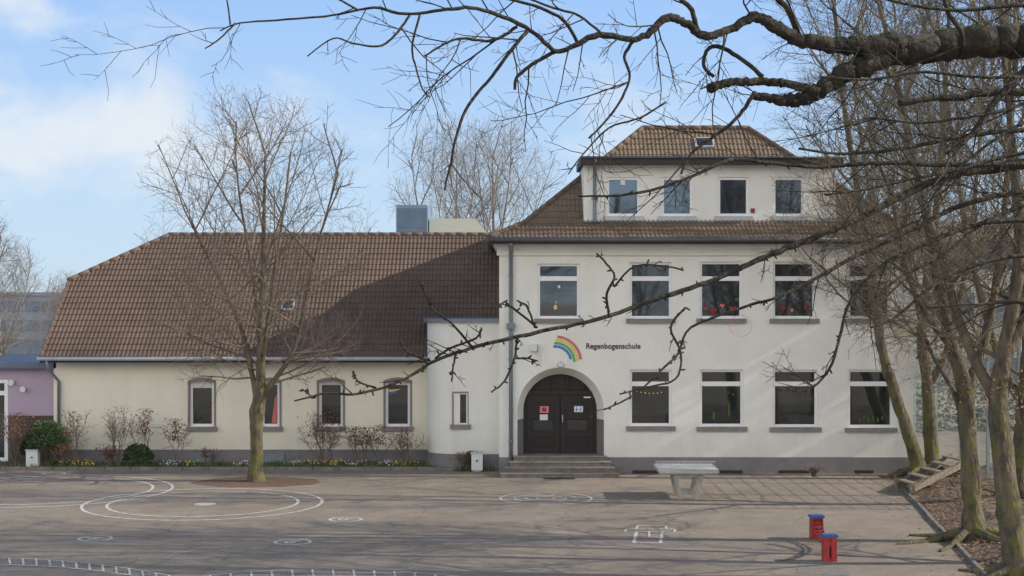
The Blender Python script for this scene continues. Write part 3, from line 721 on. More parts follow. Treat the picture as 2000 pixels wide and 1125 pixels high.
PT=dict(seg=[.5,.45,.35,.28,.2],wig=[.04,.06,.08,.10,.12],up=[.05,.04,.05,.05,.03],tip=[.6,.3,.35,.4,.5],nc=[9,8,6,4,0],start=[.5,.12,.12,.12,0],
        ang=[35,44,44,42,40],len=[0,5,2.0,1.0,.48],rad=[.2,.04,.014,.0070,.0038],rmin=.0035,sides=[12,6,4,3,3],max=4)
def addtree(name,base,label,paths,P,limbs,env,group=None,trunkmat='bark',twigmat='twig',roots=0,rr_=.22):
    root=thing(name,base,label,'tree',group)
    tk=MB();cr=MB()
    for pts,rs in paths:
        P2=[];R2=[]
        for i in range(len(pts)-1):
            a=pts[max(0,i-1)];b=pts[i];c_=pts[i+1];d_=pts[min(len(pts)-1,i+2)]
            for k in range(6):
                t=k/6; q=.5*((2*b)+(c_-a)*t+(2*a-5*b+4*c_-d_)*t*t+(3*b-a-3*c_+d_)*t**3); P2.append(q); R2.append((rs[i]*(1-t)+rs[i+1]*t)*random.uniform(.95,1.05))
        P2.append(pts[-1]);R2.append(rs[-1])
        tk.tube(P2,R2,14,cap=False,rough=rr_)
    for pi,t,d,L,r in limbs:
        pts=paths[pi][0]; k=len(pts)-1; f=min(k-1e-3,t*k); i=int(f); q=pts[i].lerp(pts[i+1],f-i)
        grow(tk,cr,q,Vector(d).normalized(),L,r,1,P,env)
    for a in range(roots):
        an=a*6.28/roots+random.uniform(-.3,.3); p=Vector(base)+Vector((0,0,.22)); pts=[p]; L=random.uniform(.7,1.9)
        for k in range(1,6):
            an+=random.uniform(-.35,.35); p=p+Vector((math.cos(an),math.sin(an),0))*L/5
            zs_=soilz(p.x,p.y) if p.x>kx(p.y) else 0
            pts.append(Vector((p.x,p.y,zs_+max(.02,.20-.06*k))))
        tk.tube(pts,[.13,.10,.08,.06,.045,.02],7,cap=False,rough=.2)
    o1=tk.build('trunk',trunkmat,root,origin=base); o2=cr.build('crown',twigmat,root,origin=base)
    return root,o1,o2
def radial(n,lo,hi,L0,L1,r,pi=0,t0=.55,t1=1,off=0):
    out=[]
    for i in range(n):
        t=t0+(t1-t0)*i/max(1,n-1); az=2.4*i+off; inc=math.radians(hi+(lo-hi)*i/max(1,n-1)+random.uniform(-5,5))
        out.append((pi,t,(math.sin(inc)*math.cos(az),math.sin(inc)*math.sin(az),math.cos(inc)),L0+(L1-L0)*random.random(),r*random.uniform(.75,1.1)))
    return out
random.seed(11)
TB=Vector((-6.94,41.67,0)); q=lambda px,py:S(px,py,41.67)
paths=[([q(500,945),q(500,915),q(501,860),q(502,810),q(508,760),q(510,690),q(512,600),q(514,500),q(516,400),q(518,300)],[.27,.195,.175,.195,.15,.115,.09,.065,.045,.022]),
 ([q(503,790),q(490,720),q(470,640),q(435,560),q(395,480),q(360,410)],[.10,.065,.052,.042,.03,.018]),
 ([q(505,780),q(545,730),q(575,680),q(595,600),q(615,500),q(640,410),q(660,340)],[.10,.065,.052,.042,.034,.026,.016]),
 ([q(507,740)+Vector((0,.1,0)),q(495,640)+Vector((0,.8,0)),q(475,520)+Vector((0,1.3,0)),q(448,380)+Vector((0,1.6,0)),q(438,290)+Vector((0,1.7,0))],[.08,.052,.042,.03,.018]),
 ([q(508,740)+Vector((0,-.1,0)),q(530,640)+Vector((0,-.8,0)),q(552,520)+Vector((0,-1.2,0)),q(575,380)+Vector((0,-1.5,0))],[.08,.052,.038,.02])]
def env1(p):
    z=(p.z-6.3)/4.7; x=(p.x+6.95)/3.45; y=(p.y-41.67)/3.4
    return x*x+y*y+z*z>1.0+random.uniform(-.3,.12)
limbs=[]
for pi in range(5):
    limbs+=radial(7 if pi else 10,16,72,2.4,4.0,.030,pi,.3 if pi else .45,1,pi)
limbs+=[(1,.25,(-1,.1,.35),3.0,.034),(2,.25,(1,-.1,.15),3.0,.034),(2,.3,(1,.5,-.05),2.8,.028),(2,.15,(.9,-.5,.3),2.8,.03),(1,.3,(-.9,-.5,.2),2.6,.028),(1,.15,(-1,.3,.0),2.6,.028),(0,.5,(-.9,-.3,.25),2.6,.028),(0,.52,(.9,.4,.2),2.8,.028)]
treeA=addtree('bare_tree',TB,'bare spreading lime tree with mossy trunk in courtyard',paths,PT,limbs,env1)[0]
for px,y,s_,r_ in ((888,80,1.36,1.2),(972,84,1.40,3.0)):
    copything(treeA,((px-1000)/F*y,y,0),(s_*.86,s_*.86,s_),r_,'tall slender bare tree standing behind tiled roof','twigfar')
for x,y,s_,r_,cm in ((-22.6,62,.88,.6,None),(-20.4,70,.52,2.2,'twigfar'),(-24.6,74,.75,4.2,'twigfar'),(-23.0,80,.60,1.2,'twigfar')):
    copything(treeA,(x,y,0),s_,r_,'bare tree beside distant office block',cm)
random.seed(23)
PR=dict(PT); PR.update(nc=[9,8,7,5,0],len=[0,4.2,1.9,1.0,.5],rad=[.2,.048,.017,.0080,.0046],rmin=.004,wig=[.04,.08,.11,.14,.16],up=[.05,.04,.04,.03,.01],ang=[35,42,44,44,42])
GR='row of bare trees on the soil strip'
def path(l,D,dD=0):
    n=len(l)-1; return [S(a,b,D+dD*i/n) for i,(a,b) in enumerate(l)]
def env_r(p):
    lim=.195-.013*(p.z-4); lim=max(.14,min(.25,lim)); return p.x<p.y*(lim+random.uniform(-.035,.03))
T1p=path([(1798,948),(1790,900),(1772,840),(1745,760),(1722,680),(1712,600),(1695,480),(1668,330),(1645,180),(1632,40),(1625,-80)],42.2)
b=Vector((T1p[0].x,42.2,0)); T1p[0]=b.copy()
l=radial(15,15,65,2.5,4.4,.046,0,.42,1,.5)
tr1=addtree('bare_tree',b,'leaning bare tree rooted at the bank near building corner',[(T1p,[.32,.21,.165,.15,.13,.115,.10,.08,.065,.045,.025])],PR,l,env_r,GR,'bark','twigr',roots=9)[0]
T2p=path([(1822,930),(1818,860),(1812,760),(1800,650),(1812,540),(1830,400),(1842,250),(1850,100),(1856,-60)],43.0); b=Vector((T2p[0].x,43,0)); T2p[0]=b.copy()
T2b=path([(1812,760),(1850,680),(1880,560),(1900,420),(1915,260),(1925,80)],43.0,1.0)
l=radial(12,15,60,2.5,4.2,.046,0,.3,1,.2)+radial(7,15,55,2.2,3.6,.04,1,.2,1,1.2)
tr2=addtree('bare_tree',b,'slim bare forked tree beside tall wire fence',[(T2p,[.27,.19,.16,.14,.12,.10,.075,.055,.03]),(T2b,[.11,.09,.075,.06,.045,.025])],PR,l,env_r,GR,'bark','twigr',roots=7)[0]
T3p=path([(1903,1060),(1900,1000),(1893,900),(1884,760),(1855,660),(1832,550),(1805,400),(1765,220),(1730,60),(1700,-90)],31.4); b=Vector((T3p[0].x,31.4,0)); T3p[0]=b.copy()
T3b=path([(1884,770),(1915,690),(1938,600),(1958,450),(1972,280),(1985,90),(1990,-60)],31.4,.6)
T3c=path([(1860,680),(1800,600),(1762,500),(1740,380),(1690,260)],31.4,-1.2)
T3d=path([(1888,840),(1860,760),(1820,690),(1790,600),(1775,480)],31.4,.9)
l=radial(12,15,65,2.2,4,.04,0,.42,1,.9)+radial(8,15,60,2,3.4,.036,1,.25,1,2.2)+radial(6,20,60,1.6,2.6,.026,2,.3,1,.2)+radial(5,20,60,1.4,2.2,.024,3,.3,1,1.2)
tr3=addtree('bare_tree',b,'bare forked tree with grey bark beside the kerb',[(T3p,[.32,.21,.18,.165,.125,.105,.085,.065,.045,.025]),(T3b,[.12,.10,.085,.07,.055,.04,.02]),(T3c,[.08,.062,.05,.038,.02]),(T3d,[.068,.053,.04,.03,.015])],PR,l,env_r,GR,'bark','twigr',roots=8)[0]
T4p=path([(1990,1150),(1982,1080),(1965,950),(1950,790),(1962,680),(1985,560),(1990,420),(1975,260),(1960,100),(1950,-60)],27.2); b=Vector((T4p[0].x,27.2,0)); T4p[0]=b.copy()
T4b=path([(1950,790),(1905,705),(1868,610),(1838,500),(1800,380),(1772,250)],27.2,.8)
T4c=path([(1960,700),(2010,600),(2050,450),(2080,250),(2090,50)],27.2,.5)
l=radial(10,15,65,2.0,3.6,.038,0,.42,1,2.9)+radial(7,20,60,1.8,3,.03,1,.25,1,.6)+radial(7,20,60,2,3,.034,2,.25,1,3)
tr4=addtree('bare_tree',b,'mossy bare tree with low fork on leaf-strewn soil',[(T4p,[.32,.22,.19,.175,.125,.105,.085,.065,.045,.025]),(T4b,[.11,.09,.072,.058,.04,.02]),(T4c,[.12,.10,.075,.055,.03])],PR,l,env_r,GR,'bark','twigr',roots=8)[0]
for src,x,y,s_,r_,lb in ((tr2,12.2,37.0,1.0,2.0,'bare tree standing close to the wire fence'),(tr3,14.0,56.0,1.1,.6,'bare tree behind fence near school corner'),(tr3,12.4,24.0,1.0,.3,'bare tree on soil strip beside the fence'),(tr2,12.9,28.8,.95,1.1,'bare tree on soil strip beside the fence')):
    copything(src,(x,y,0),s_,r_,lb)
for x,y,s_,r_ in ((-9,-14,1.15,.4),(-1,-22,1.3,1.7),(8,-16,1.2,3.1),(16,-24,1.4,5.0)):  # unseen trees behind the camera, added so the windows have something to reflect
    copything(treeA,(x,y,0),s_,r_,'unseen bare tree behind camera, added for window reflections')
random.seed(5)
lf=MB()
for cc,rr,nn in ((S(1880,690,31.4),(.7,.8,.7),150),(S(1905,760,31.2),(.5,.6,.5),90),(S(1790,700,42),(1.0,.9,.8),130),(S(1965,760,27.2),(.5,.6,.6),90),(S(1850,600,31.4),(.8,.8,.8),60)):
    for i in range(nn):
        p=cc+Vector((random.gauss(0,rr[0]*.5),random.gauss(0,rr[1]*.5),random.gauss(0,rr[2]*.5))); s_=random.uniform(.02,.045)
        u=Vector((random.gauss(0,1),random.gauss(0,1),random.gauss(0,1))).normalized(); w=u.orthogonal().normalized()
        lf.poly([p-u*s_,p-w*s_*.6,p+u*s_,p+w*s_*.6])
        if random.random()<.5:
            lf.tube([p,p+Vector((random.gauss(0,.1),random.gauss(0,.1),.2))],[.004,.004],3,cap=False)
lf.build('dry_leaves','litter',tr3)
# ---- overhanging tree (foreground)
random.seed(31)
FB=Vector((5.6,9.3,0))
root=thing('overhanging_tree',FB,'old bare tree with thick dark mossy overhanging limbs','tree')
tk=MB();cr=MB()
tk.tube([Vector((5.7,9.4,0)),Vector((5.65,9.35,1.2)),Vector((5.55,9.3,3)),Vector((5.35,9.2,4.6)),Vector((5.1,9.1,5.8)),Vector((5.0,9.2,8)),Vector((5.2,9.5,10.5))],[.55,.42,.38,.36,.33,.22,.1],16)
PF=dict(seg=[.1,.09,.07,.05,.04],wig=[.08,.11,.12,.14,.15],up=[0,.02,.02,.0,0],tip=[.6,.45,.5,.6,.7],nc=[0,6,4,2,0],start=[0,.15,.15,.2,0],ang=[50,42,44,45,50],
        len=[0,.55,.28,.13,.08],rad=[.02,.0050,.0032,.0024,.0019],rmin=.0017,sides=[8,6,4,3,3],max=3)
def fl(pts,D0,D1,twigs=6.0,P=PF,tl=1.0,bias=(0,0,0),noise=.012,kk=1.0,buds=0):
    n=len(pts)-1; V=[];Rr=[]
    for i,(px,py,r) in enumerate(pts):
        D=D0+(D1-D0)*i/n; V.append(S(px,py,D)); k_=.62 if r<12 else (.62+.24*min(1,(r-12)/12)); Rr.append(r/F*D*k_*kk)
    P2=[];R2=[]
    for i in range(n):
        a=V[max(0,i-1)];b=V[i];c_=V[i+1];d_=V[min(n,i+2)]
        ns_=8 if pts[i][2]>12 else 5
        for k in range(ns_):
            t=k/ns_; q_=.5*((2*b)+(c_-a)*t+(2*a-5*b+4*c_-d_)*t*t+(3*b-a-3*c_+d_)*t**3)
            r_=(Rr[i]*(1-t)+Rr[i+1]*t); P2.append(q_+Vector((random.gauss(0,1),random.gauss(0,1),random.gauss(0,1)))*min(noise,r_*.14)); R2.append(r_*random.uniform(.95,1.06))
    P2.append(V[-1]);R2.append(Rr[-1])
    big=R2[0]>.03
    cr.tube(P2,R2,18 if big else 7,rough=.16 if big else 0)
    if buds:
        for k in range(buds):
            i=random.randrange(len(P2)-1); o=Vector((random.gauss(0,1),random.gauss(0,1),random.gauss(0,1))).normalized(); L=random.uniform(.012,.028)
            cr.tube([P2[i],P2[i]+o*(R2[i]+L*.5),P2[i]+o*(R2[i]+L)],[.0045,.0055,.0015],5,cap=False)
    Ltot=sum((P2[i+1]-P2[i]).length for i in range(len(P2)-1)); nt=int(Ltot*twigs)
    for k in range(nt):
        i=random.randrange(len(P2)-1); dd=(P2[i+1]-P2[i]).normalized()
        o=Vector((random.gauss(0,1),random.gauss(0,.8),random.gauss(0,1))); o=(o-dd*o.dot(dd)).normalized()
        cd=(dd*.8+o+Vector(bias)).normalized(); L=random.choice([.12,.25,.4,.65])*random.uniform(.7,1.3)*tl
        grow(tk,cr,P2[i],cd,L,min(R2[i]*.6,.0026+.0045*min(1,L)),1,dict(P,nc=[0,max(1,int(L*9)),3,2,0],len=[0,L,L*.5,L*.25,.06]),None)
fl([(2760,150,95),(2400,60,60),(2200,70,50),(2060,82,40),(1960,78,37),(1860,90,35),(1780,98,34),(1715,105,30),(1690,110,27)],9.1,8.9,3)
fl([(1730,110,27),(1680,130,25),(1630,158,22),(1585,185,19),(1540,197,17),(1500,190,14),(1470,186,12)],8.9,8.75,5)
fl([(1600,180,15),(1540,165,13),(1500,160,13),(1450,160,13),(1410,165,13),(1388,172,14)],8.8,8.7,5)
fl([(1760,90,28),(1690,88,23),(1620,85,20),(1560,78,18),(1520,55,17),(1475,33,15),(1430,55,13),(1375,70,12.5),(1340,45,12.5),(1305,35,12),(1270,62,11),(1235,78,10),(1170,68,9.5),(1120,90,8.5),(1085,100,8),(1050,70,7),(1020,50,7),(975,30,6.5),(920,15,6),(860,20,5.5),(790,28,5),(730,15,4),(650,30,3.5),(560,38,3),(470,45,2.5),(430,60,2)],8.9,7.8,8,tl=1.0)
fl([(1030,60,6.5),(1000,95,6),(960,150,5.5),(915,205,5),(893,260,4.5),(880,320,4),(868,372,3)],8.2,8.0,6,tl=.9)
fl([(1085,100,6.5),(1040,125,6),(1010,150,5.5),(1005,175,5)],8.3,8.3,5,tl=.6)
fl([(800,30,4.5),(770,70,4),(740,90,3.5),(690,85,3),(650,75,2.5),(600,110,2)],8.0,7.8,6)
fl([(820,30,4),(805,90,3.5),(812,130,3),(826,175,2.5),(840,190,2)],8.0,7.9,5,tl=.7)
fl([(700,20,3.5),(640,-10,3),(560,-20,2.5)],7.9,7.8,5,tl=.7)
fl([(450,48,3),(445,10,2.5),(440,-20,2)],7.8,7.8,4,tl=.4)
fl([(460,45,3),(430,75,2.5),(400,95,2)],7.8,7.8,5,tl=.4)
fl([(1475,180,8),(1455,210,6.5),(1430,240,6),(1390,270,5),(1350,300,4.5),(1330,340,3.5)],8.75,8.6,5)
fl([(1560,70,11),(1540,20,10),(1500,-20,9)],8.85,8.8,4)
fl([(1490,150,8),(1440,110,7),(1400,90,7),(1380,100,6),(1375,130,6),(1395,150,6)],8.75,8.7,5)
fl([(1360,65,9),(1350,20,8),(1310,-20,7)],8.6,8.5,4)
fl([(1240,75,6),(1220,110,5),(1230,150,4),(1210,200,4),(1180,240,3.5),(1150,270,3)],8.5,8.3,7)
fl([(1130,88,6),(1100,40,5.5),(1040,10,5),(960,-10,4)],8.4,8.2,6)
fl([(1010,52,5.5),(960,80,5),(900,75,4),(860,90,3.5),(830,110,3)],8.2,8.0,7)
fl([(1180,70,4.5),(1130,30,4),(1080,15,4),(1000,-15,3)],8.3,8.1,8)
fl([(1300,200,3.5),(1250,230,3.2),(1190,250,3),(1140,300,2.5),(1110,340,2)],8.5,8.3,7)
fl([(2300,180,18),(2060,185,14),(1960,178,12),(1880,190,12),(1820,192,10),(1755,202,9)],9.0,8.9,4)
fl([(2200,60,16),(2040,110,12),(1990,150,11),(1950,190,10),(1900,260,8),(1850,300,6)],8.6,8.4,5)
fl([(1880,90,10),(1876,60,8),(1850,20,8),(1845,-20,7)],8.7,8.6,4)
fl([(1990,150,6),(1900,150,5),(1800,140,5),(1700,155,4),(1600,150,3)],8.4,8.2,6)
fl([(2100,20,9),(1980,10,7),(1880,20,6),(1780,10,5),(1700,-10,4)],8.6,8.4,7)
fl([(2100,220,7),(2000,240,6),(1920,290,5),(1840,360,4),(1790,440,3)],8.5,8.2,8)
fl([(2150,380,8),(2040,390,7),(1930,430,6),(1840,500,5),(1760,540,4),(1690,600,3)],8.6,8.2,8)
fl([(2150,280,7),(1990,300,6),(1880,330,5),(1780,350,4.5),(1690,370,4),(1610,380,3)],8.4,8.1,8)
fl([(2100,600,7),(1990,590,6),(1900,600,5),(1840,650,4),(1790,700,3)],8.3,8.0,7,tl=.7)
fl([(2080,160,6),(1980,210,5),(1880,230,5),(1790,240,4),(1700,230,3.5),(1640,250,3)],8.5,8.2,8)
fl([(2900,330,40),(2300,300,22),(2050,318,17),(1960,325,15),(1850,345,12),(1750,388,11),(1680,425,10),(1620,452,9.5),(1550,480,9),(1480,508,8.5),(1410,540,8),(1350,562,7.5),(1260,592,7),(1180,620,6.5),(1090,640,6),(1000,660,6),(920,680,5.5),(850,705,5),(800,735,4.5),(750,757,4.5),(690,770,4),(640,768,3.5),(575,783,2.5)],9.2,7.6,3.8,tl=.38,bias=(0,0,.1),buds=90)
fl([(2200,325,12),(2000,322,9),(1850,322,8),(1720,318,7),(1600,325,6.5),(1500,318,6),(1430,312,6),(1350,345,5),(1270,372,4.5),(1200,382,4),(1130,383,3)],9.0,8.2,6,tl=.6,buds=40)
fl([(2200,360,11),(2000,375,9),(1880,400,8),(1780,450,7),(1690,490,7),(1600,540,6),(1520,580,5),(1450,600,4.5),(1350,640,4),(1325,690,4),(1300,715,3.5),(1240,770,3),(1180,800,2.5)],8.9,8.0,6,tl=.45,buds=50)
fl([(2150,440,10),(2000,430,8),(1900,440,7),(1800,480,6),(1720,520,6),(1660,590,5),(1640,660,5),(1620,720,4.5),(1580,760,3.5),(1520,760,2.5)],8.5,8.1,6,tl=.5,buds=40)
fl([(2150,250,10),(1980,255,8),(1860,270,7),(1760,290,6),(1650,300,5),(1560,290,4)],8.7,8.3,6,tl=.7)
fl([(2150,520,8),(2000,500,7),(1900,520,6),(1820,560,5),(1750,620,4),(1700,640,3)],8.2,7.9,6,tl=.6)
for sp in ([(1190,618,5),(1185,575,5),(1200,540,4.5),(1180,510,4),(1165,495,3.5)],[(1200,560,4),(1240,520,3.5),(1300,520,3.5),(1335,528,3.5)],[(1050,640,4.5),(1000,600,4.5),(985,590,4),(975,600,3.5)],
           [(1045,640,4),(1030,600,4),(1015,590,3.5)],[(925,680,4.5),(880,630,4.5),(845,605,4),(825,560,3.5),(818,552,3)],[(850,700,4.5),(880,680,4.5),(930,660,4),(940,640,3.5)],
           [(1340,600,5),(1310,640,4.5),(1330,690,4.5),(1320,740,4),(1270,755,3.5),(1210,770,3)],[(1010,660,4.5),(1005,700,4),(985,745,4),(960,765,3)],[(890,690,4),(885,720,3.5),(882,745,3)],
           [(1005,700,4),(1030,700,3.5),(1050,705,3)],[(840,705,4),(800,690,3.5),(780,670,3)],[(735,758,4),(700,745,3.5),(690,725,3)],[(610,776,3),(590,760,2.5)]):
    fl(sp,8.0,7.9,7,tl=.16,kk=.85,buds=10)
tk.build('trunk','limb',root,origin=FB); cr.build('crown','limb',root,origin=FB)
mm=MB(); cc=S(1447,636,40); r_=.29
pts=[cc+Vector((r_*math.cos(t),0.05*math.sin(t),r_*math.sin(t)*.95)) for t in [2*math.pi*i/40 for i in range(41)]]
mm.tube(pts,[.006]*41,6,cap=False)
tag(mm.build('hoop','rred'),'thin red hoop hanging in front of wall','hoop')
# ================================================================= FENCE
FN=thing('wire_fence',(12.7,45,0),'tall grey-green wire mesh fence with steel posts','fence')
y=36.0; HF=4.6
while y<60: boxpart('fence_post','galv',FN,12.66,12.74,y-.04,y+.04,0,HF+.1); y+=2.5
mb=MB(); y=36.0
while y<58: mb.box(12.65,12.658,y,y+.008,.05,HF); y+=.10
z=.1
while z<HF: mb.box(12.64,12.649,36,58.5,z,z+.012); z+=.25
mb.build('wire_mesh','galv',FN)
# ================================================================= TABLE
TT=thing('table_tennis_table',(4.40,38.3,0),'concrete outdoor table tennis table with V-shaped legs','table')
tx=4.36
mb=MB(); x0,x1,y0,y1=tx-.74,tx+.74,37.8,39.3
mb.box(x0,x1,y0,y1,.655,.735); mb.box(x0+.06,x1-.06,y0+.06,y1-.06,.62,.653); mb.build('table_top','tabletop',TT)
for yy in (38.0,39.0):
    mb=MB()
    mb.beam((tx-.33,yy,.62),(tx-.19,yy,.0),.10,.12); mb.beam((tx+.33,yy,.62),(tx+.19,yy,.0),.10,.12); mb.box(tx-.18,tx+.18,yy-.055,yy+.055,.04,.13); mb.box(tx-.36,tx+.36,yy-.055,yy+.055,.56,.617)
    mb.build('leg','concrete',TT)
mb=MB(); ym=38.6; mb.box(x0-.02,x1+.02,ym-.006,ym+.006,.86,.875); mb.box(x0-.02,x1+.02,ym-.006,ym+.006,.74,.755)
xx=x0
while xx<x1: mb.box(xx,xx+.012,ym-.004,ym+.004,.756,.859); xx+=.045
mb.build('net','zinclight',TT)
# ================================================================= BALANCE POSTS
BP=thing('balance_chain_toy',(6.15,30.4,0),'two red play posts with blue caps joined by chain','playground equipment')
for (x,y,h) in ((6.30,31.8,.49),(6.01,29.1,.51)):
    p=MB()
    p.box(x-.125,x-.02,y-.11,y+.11,0,h-.05); p.box(x+.02,x+.125,y-.11,y+.11,0,h-.05)
    p.box(x-.0195,x+.0195,y-.09,y+.09,.0,.08); p.box(x-.0195,x+.0195,y-.09,y+.09,h-.22,h-.051)
    po=p.build('post','red',BP)
    p=MB(); p.box(x-.15,x+.15,y-.13,y+.13,h-.048,h-.015); p.box(x-.135,x+.135,y-.115,y+.115,h-.014,h); p.build('post_cap','blue',po)
for k in (-.06,.06):
    p=MB()
    for i in range(25):
        t=i/25; a=Vector((6.30+k,31.68,.42)).lerp(Vector((6.01+k,29.22,.42)),t); a.z-=.24*math.sin(math.pi*t)
        t2=(i+1)/25; b=Vector((6.30+k,31.68,.42)).lerp(Vector((6.01+k,29.22,.42)),t2); b.z-=.24*math.sin(math.pi*t2)
        p.beam(a,b,.035 if i%2 else .012,.012 if i%2 else .035)
    p.build('chain','black',BP)
for i in range(2,24,2):
    t=i/25; a=Vector((6.24,31.68,.42)).lerp(Vector((5.95,29.22,.42)),t); a.z-=.24*math.sin(math.pi*t)
    boxpart('tread','red',BP,a.x-.03,a.x+.15,a.y-.03,a.y+.03,a.z-.02,a.z+.02)
# ================================================================= WOODEN STAIR
WS=thing('wooden_steps',(11,40,0),'weathered wooden board steps lying on the soil bank','steps')
for a,b in (((10.0,38.6),(11.9,39.9)),((9.85,39.4),(11.7,40.9))):
    p=MB(); p.beam((a[0],a[1],.14),(b[0],b[1],.75),.08,.16); p.build('stringer','oldwood',WS)
for i in range(5):
    t=.08+i*.2; a=Vector((10.0,38.6,.25)).lerp(Vector((11.9,39.9,.86)),t); b=Vector((9.85,39.4,.25)).lerp(Vector((11.7,40.9,.86)),t)
    p=MB(); p.beam(a,b,.22,.04); p.build('tread','oldwood',WS)
# ================================================================= UTILITY BOXES
def ubox(x,y,w,h,label):
    r=thing('utility_box',(x,y,0),label,'utility box','small boxes at the flower bed')
    boxpart('cabinet','lamp',r,x-w/2,x+w/2,y-.12,y+.12,.05,h-.05)
    boxpart('lid','zinclight',r,x-w/2-.02,x+w/2+.02,y-.14,y+.14,h-.049,h)
    boxpart('foot','concrete',r,x-w/2+.04,x+w/2-.04,y-.10,y+.10,0,.049)
    boxpart('lock','black',r,x-.03,x+.03,y-.135,y-.121,h*.55,h*.62)
ubox(-1.00,43.95,.32,.56,'pale utility box in front of the bay')
ubox(-14.0,44.9,.34,.55,'pale utility box beside the hedge')
# ================================================================= SHRUBS
def shrub(px,py0,w,label,D=44.95,leafy=.5,mtl='rose',nst=5,seed=0):
    random.seed(seed+int(px)); base=Vector(((px-1000)/F*D,D,.04)); h=(CH-(py0-580)/F*D)-.04; wd=w/F*D
    r=thing('pruned_shrub',base,label,'shrub','pruned shrubs in the flower bed')
    m=MB(); l=MB()
    PS=dict(seg=[.1,.12,.08,.06],wig=[.08,.14,.18,.2],up=[.03,.04,.05,.04],tip=[.7,.5,.5,.5],nc=[0,7,5,0],start=[0,.4,.2,0],ang=[0,45,42,40],len=[0,h,h*.34,h*.16],rad=[.02,.014,.008,.0055],rmin=.0045,sides=[5,5,4,3],max=3)
    for i in range(nst):
        a=random.uniform(0,6.28); sp=wd/2/h*random.uniform(.2,.9); d=Vector((math.cos(a)*sp,math.sin(a)*sp*.6,1)).normalized()
        grow(m,m,base+Vector((random.uniform(-.06,.06),random.uniform(-.06,.06),0)),d,h*random.uniform(.75,1),.014,1,PS,None)
    m.build('stems','twig',r)
    for i in range(int(260*leafy)):
        p=base+Vector((random.gauss(0,wd*.26),random.gauss(0,wd*.2),h*random.uniform(.55,1.02))); s_=random.uniform(.014,.038)
        u=Vector((random.gauss(0,1),random.gauss(0,1),random.gauss(0,1))).normalized(); q_=u.orthogonal().normalized(); l.poly([p-u*s_,p-q_*s_*.6,p+u*s_,p+q_*s_*.6])
    l.build('leaves',mtl,r)
for i,(px,a,w,lf_,n_) in enumerate(((30,808,55,1.6,4),(145,805,35,.8,4),(232,795,60,.35,7),(284,800,34,1.2,3),(342,820,40,1.3,3),(405,876,45,.3,8),(628,806,60,.9,7),(645,830,45,.5,5),(694,834,34,1.2,3),(717,836,30,1.0,3),(741,832,30,1.1,3),(792,836,55,.7,8),(905,884,40,.6,6),(120,868,50,1.2,6),(215,872,60,.9,8))):
    shrub(px,a,w,'pruned leafless shrub with reddish-brown shoots by wall',leafy=lf_,nst=n_,seed=i*3,D=44.95-.1*(i%3) if px<850 else 44.1)
def bush(px,w,h,D,label,n=2600):
    random.seed(int(px)); c_=Vector(((px-1000)/F*D,D,0)); W_=w/F*D/2; H=h/F*D
    r=thing('evergreen_bush',c_,label,'bush','evergreen bushes by the wall')
    l=MB()
    for i in range(n):
        a=random.uniform(0,6.28); e=random.uniform(-.2,1); rr=random.uniform(.55,1)**.5*(1+.22*MN.noise(Vector((math.cos(a)*2,math.sin(a)*2,e*3+px))))
        ce=math.sqrt(max(0,1-e*e)); p=c_+Vector((W_*rr*ce*math.cos(a),W_*.8*rr*ce*math.sin(a),H*.45+H*.55*rr*e)); s_=random.uniform(.02,.05)
        u=Vector((random.gauss(0,1),random.gauss(0,1),random.gauss(0,1))).normalized(); q_=u.orthogonal().normalized(); l.poly([p-u*s_,p-q_*s_*.55,p+u*s_,p+q_*s_*.55])
    l.build('foliage','hedge',r)
    m=MB()
    for k in range(6): m.tube([c_,c_+Vector((random.uniform(-W_,W_)*.6,random.uniform(-.2,.2),H*.7))],[.02,.008],5)
    m.build('stems','twig',r)
bush(95,88,92,45.2,'dark green dense evergreen bush beside the wall',3600)
bush(271,58,48,44.8,'small rounded evergreen bush in flower bed',2000)
bush(60,40,60,45.4,'dark green dense evergreen bush beside the wall',1400)
bush(921,34,38,44.2,'low evergreen plant behind the pale utility box',420)
random.seed(77)
m=MB()
for i in range(4200):
    x=random.uniform(-15.5,-1.5)
    dens=.5+.5*MN.noise(Vector((x*1.1,2,0)))
    if random.random()>dens+.15: continue
    y=random.uniform(44.5,45.7); p=Vector((x,y,.06)); h=random.uniform(.04,.16); a=random.uniform(0,6.28); u=Vector((math.cos(a),math.sin(a),0))*.015
    m.poly([p-u,p+u,p+Vector((random.uniform(-.05,.05),random.uniform(-.05,.05),h))])
for i in range(160):
    x=random.uniform(-1.7,-.5); y=random.uniform(43.95,44.3); p=Vector((x,y,.0)); h=random.uniform(.05,.22); a=random.uniform(0,6.28); u=Vector((math.cos(a),math.sin(a),0))*.015
    m.poly([p-u,p+u,p+Vector((random.uniform(-.05,.05),random.uniform(-.05,.05),h))])
o=m.build('low_bed_plants','grass'); o['kind']='stuff'
for nm,mt,spots in (('yellow_flowers','yellow',((150,.6),(620,.4),(652,.12),(790,.4),(170,.3),(370,.3))),('white_flowers','whitepetal',((332,.25),(475,.25),(590,.5),(690,.3),(760,.3)))):
    m=MB()
    for px,sp in spots:
        for i in range(22 if mt=='yellow' else 34):
            p=Vector(((px-1000)/F*44.7+random.gauss(0,sp*.5),44.7+random.uniform(-.15,.3),random.uniform(.12,.24))); s_=random.uniform(.012,.026)
            for k in range(2):
                u=Vector((random.gauss(0,1),random.gauss(0,1),random.gauss(0,1))).normalized(); q_=u.orthogonal().normalized(); m.poly([p-u*s_,p-q_*s_,p+u*s_,p+q_*s_])
    o=m.build(nm,mt); o['kind']='stuff'
shrub(1590,912,45,'dry twiggy weed growing at the plinth',D=42.4,leafy=.25,nst=10,seed=2)
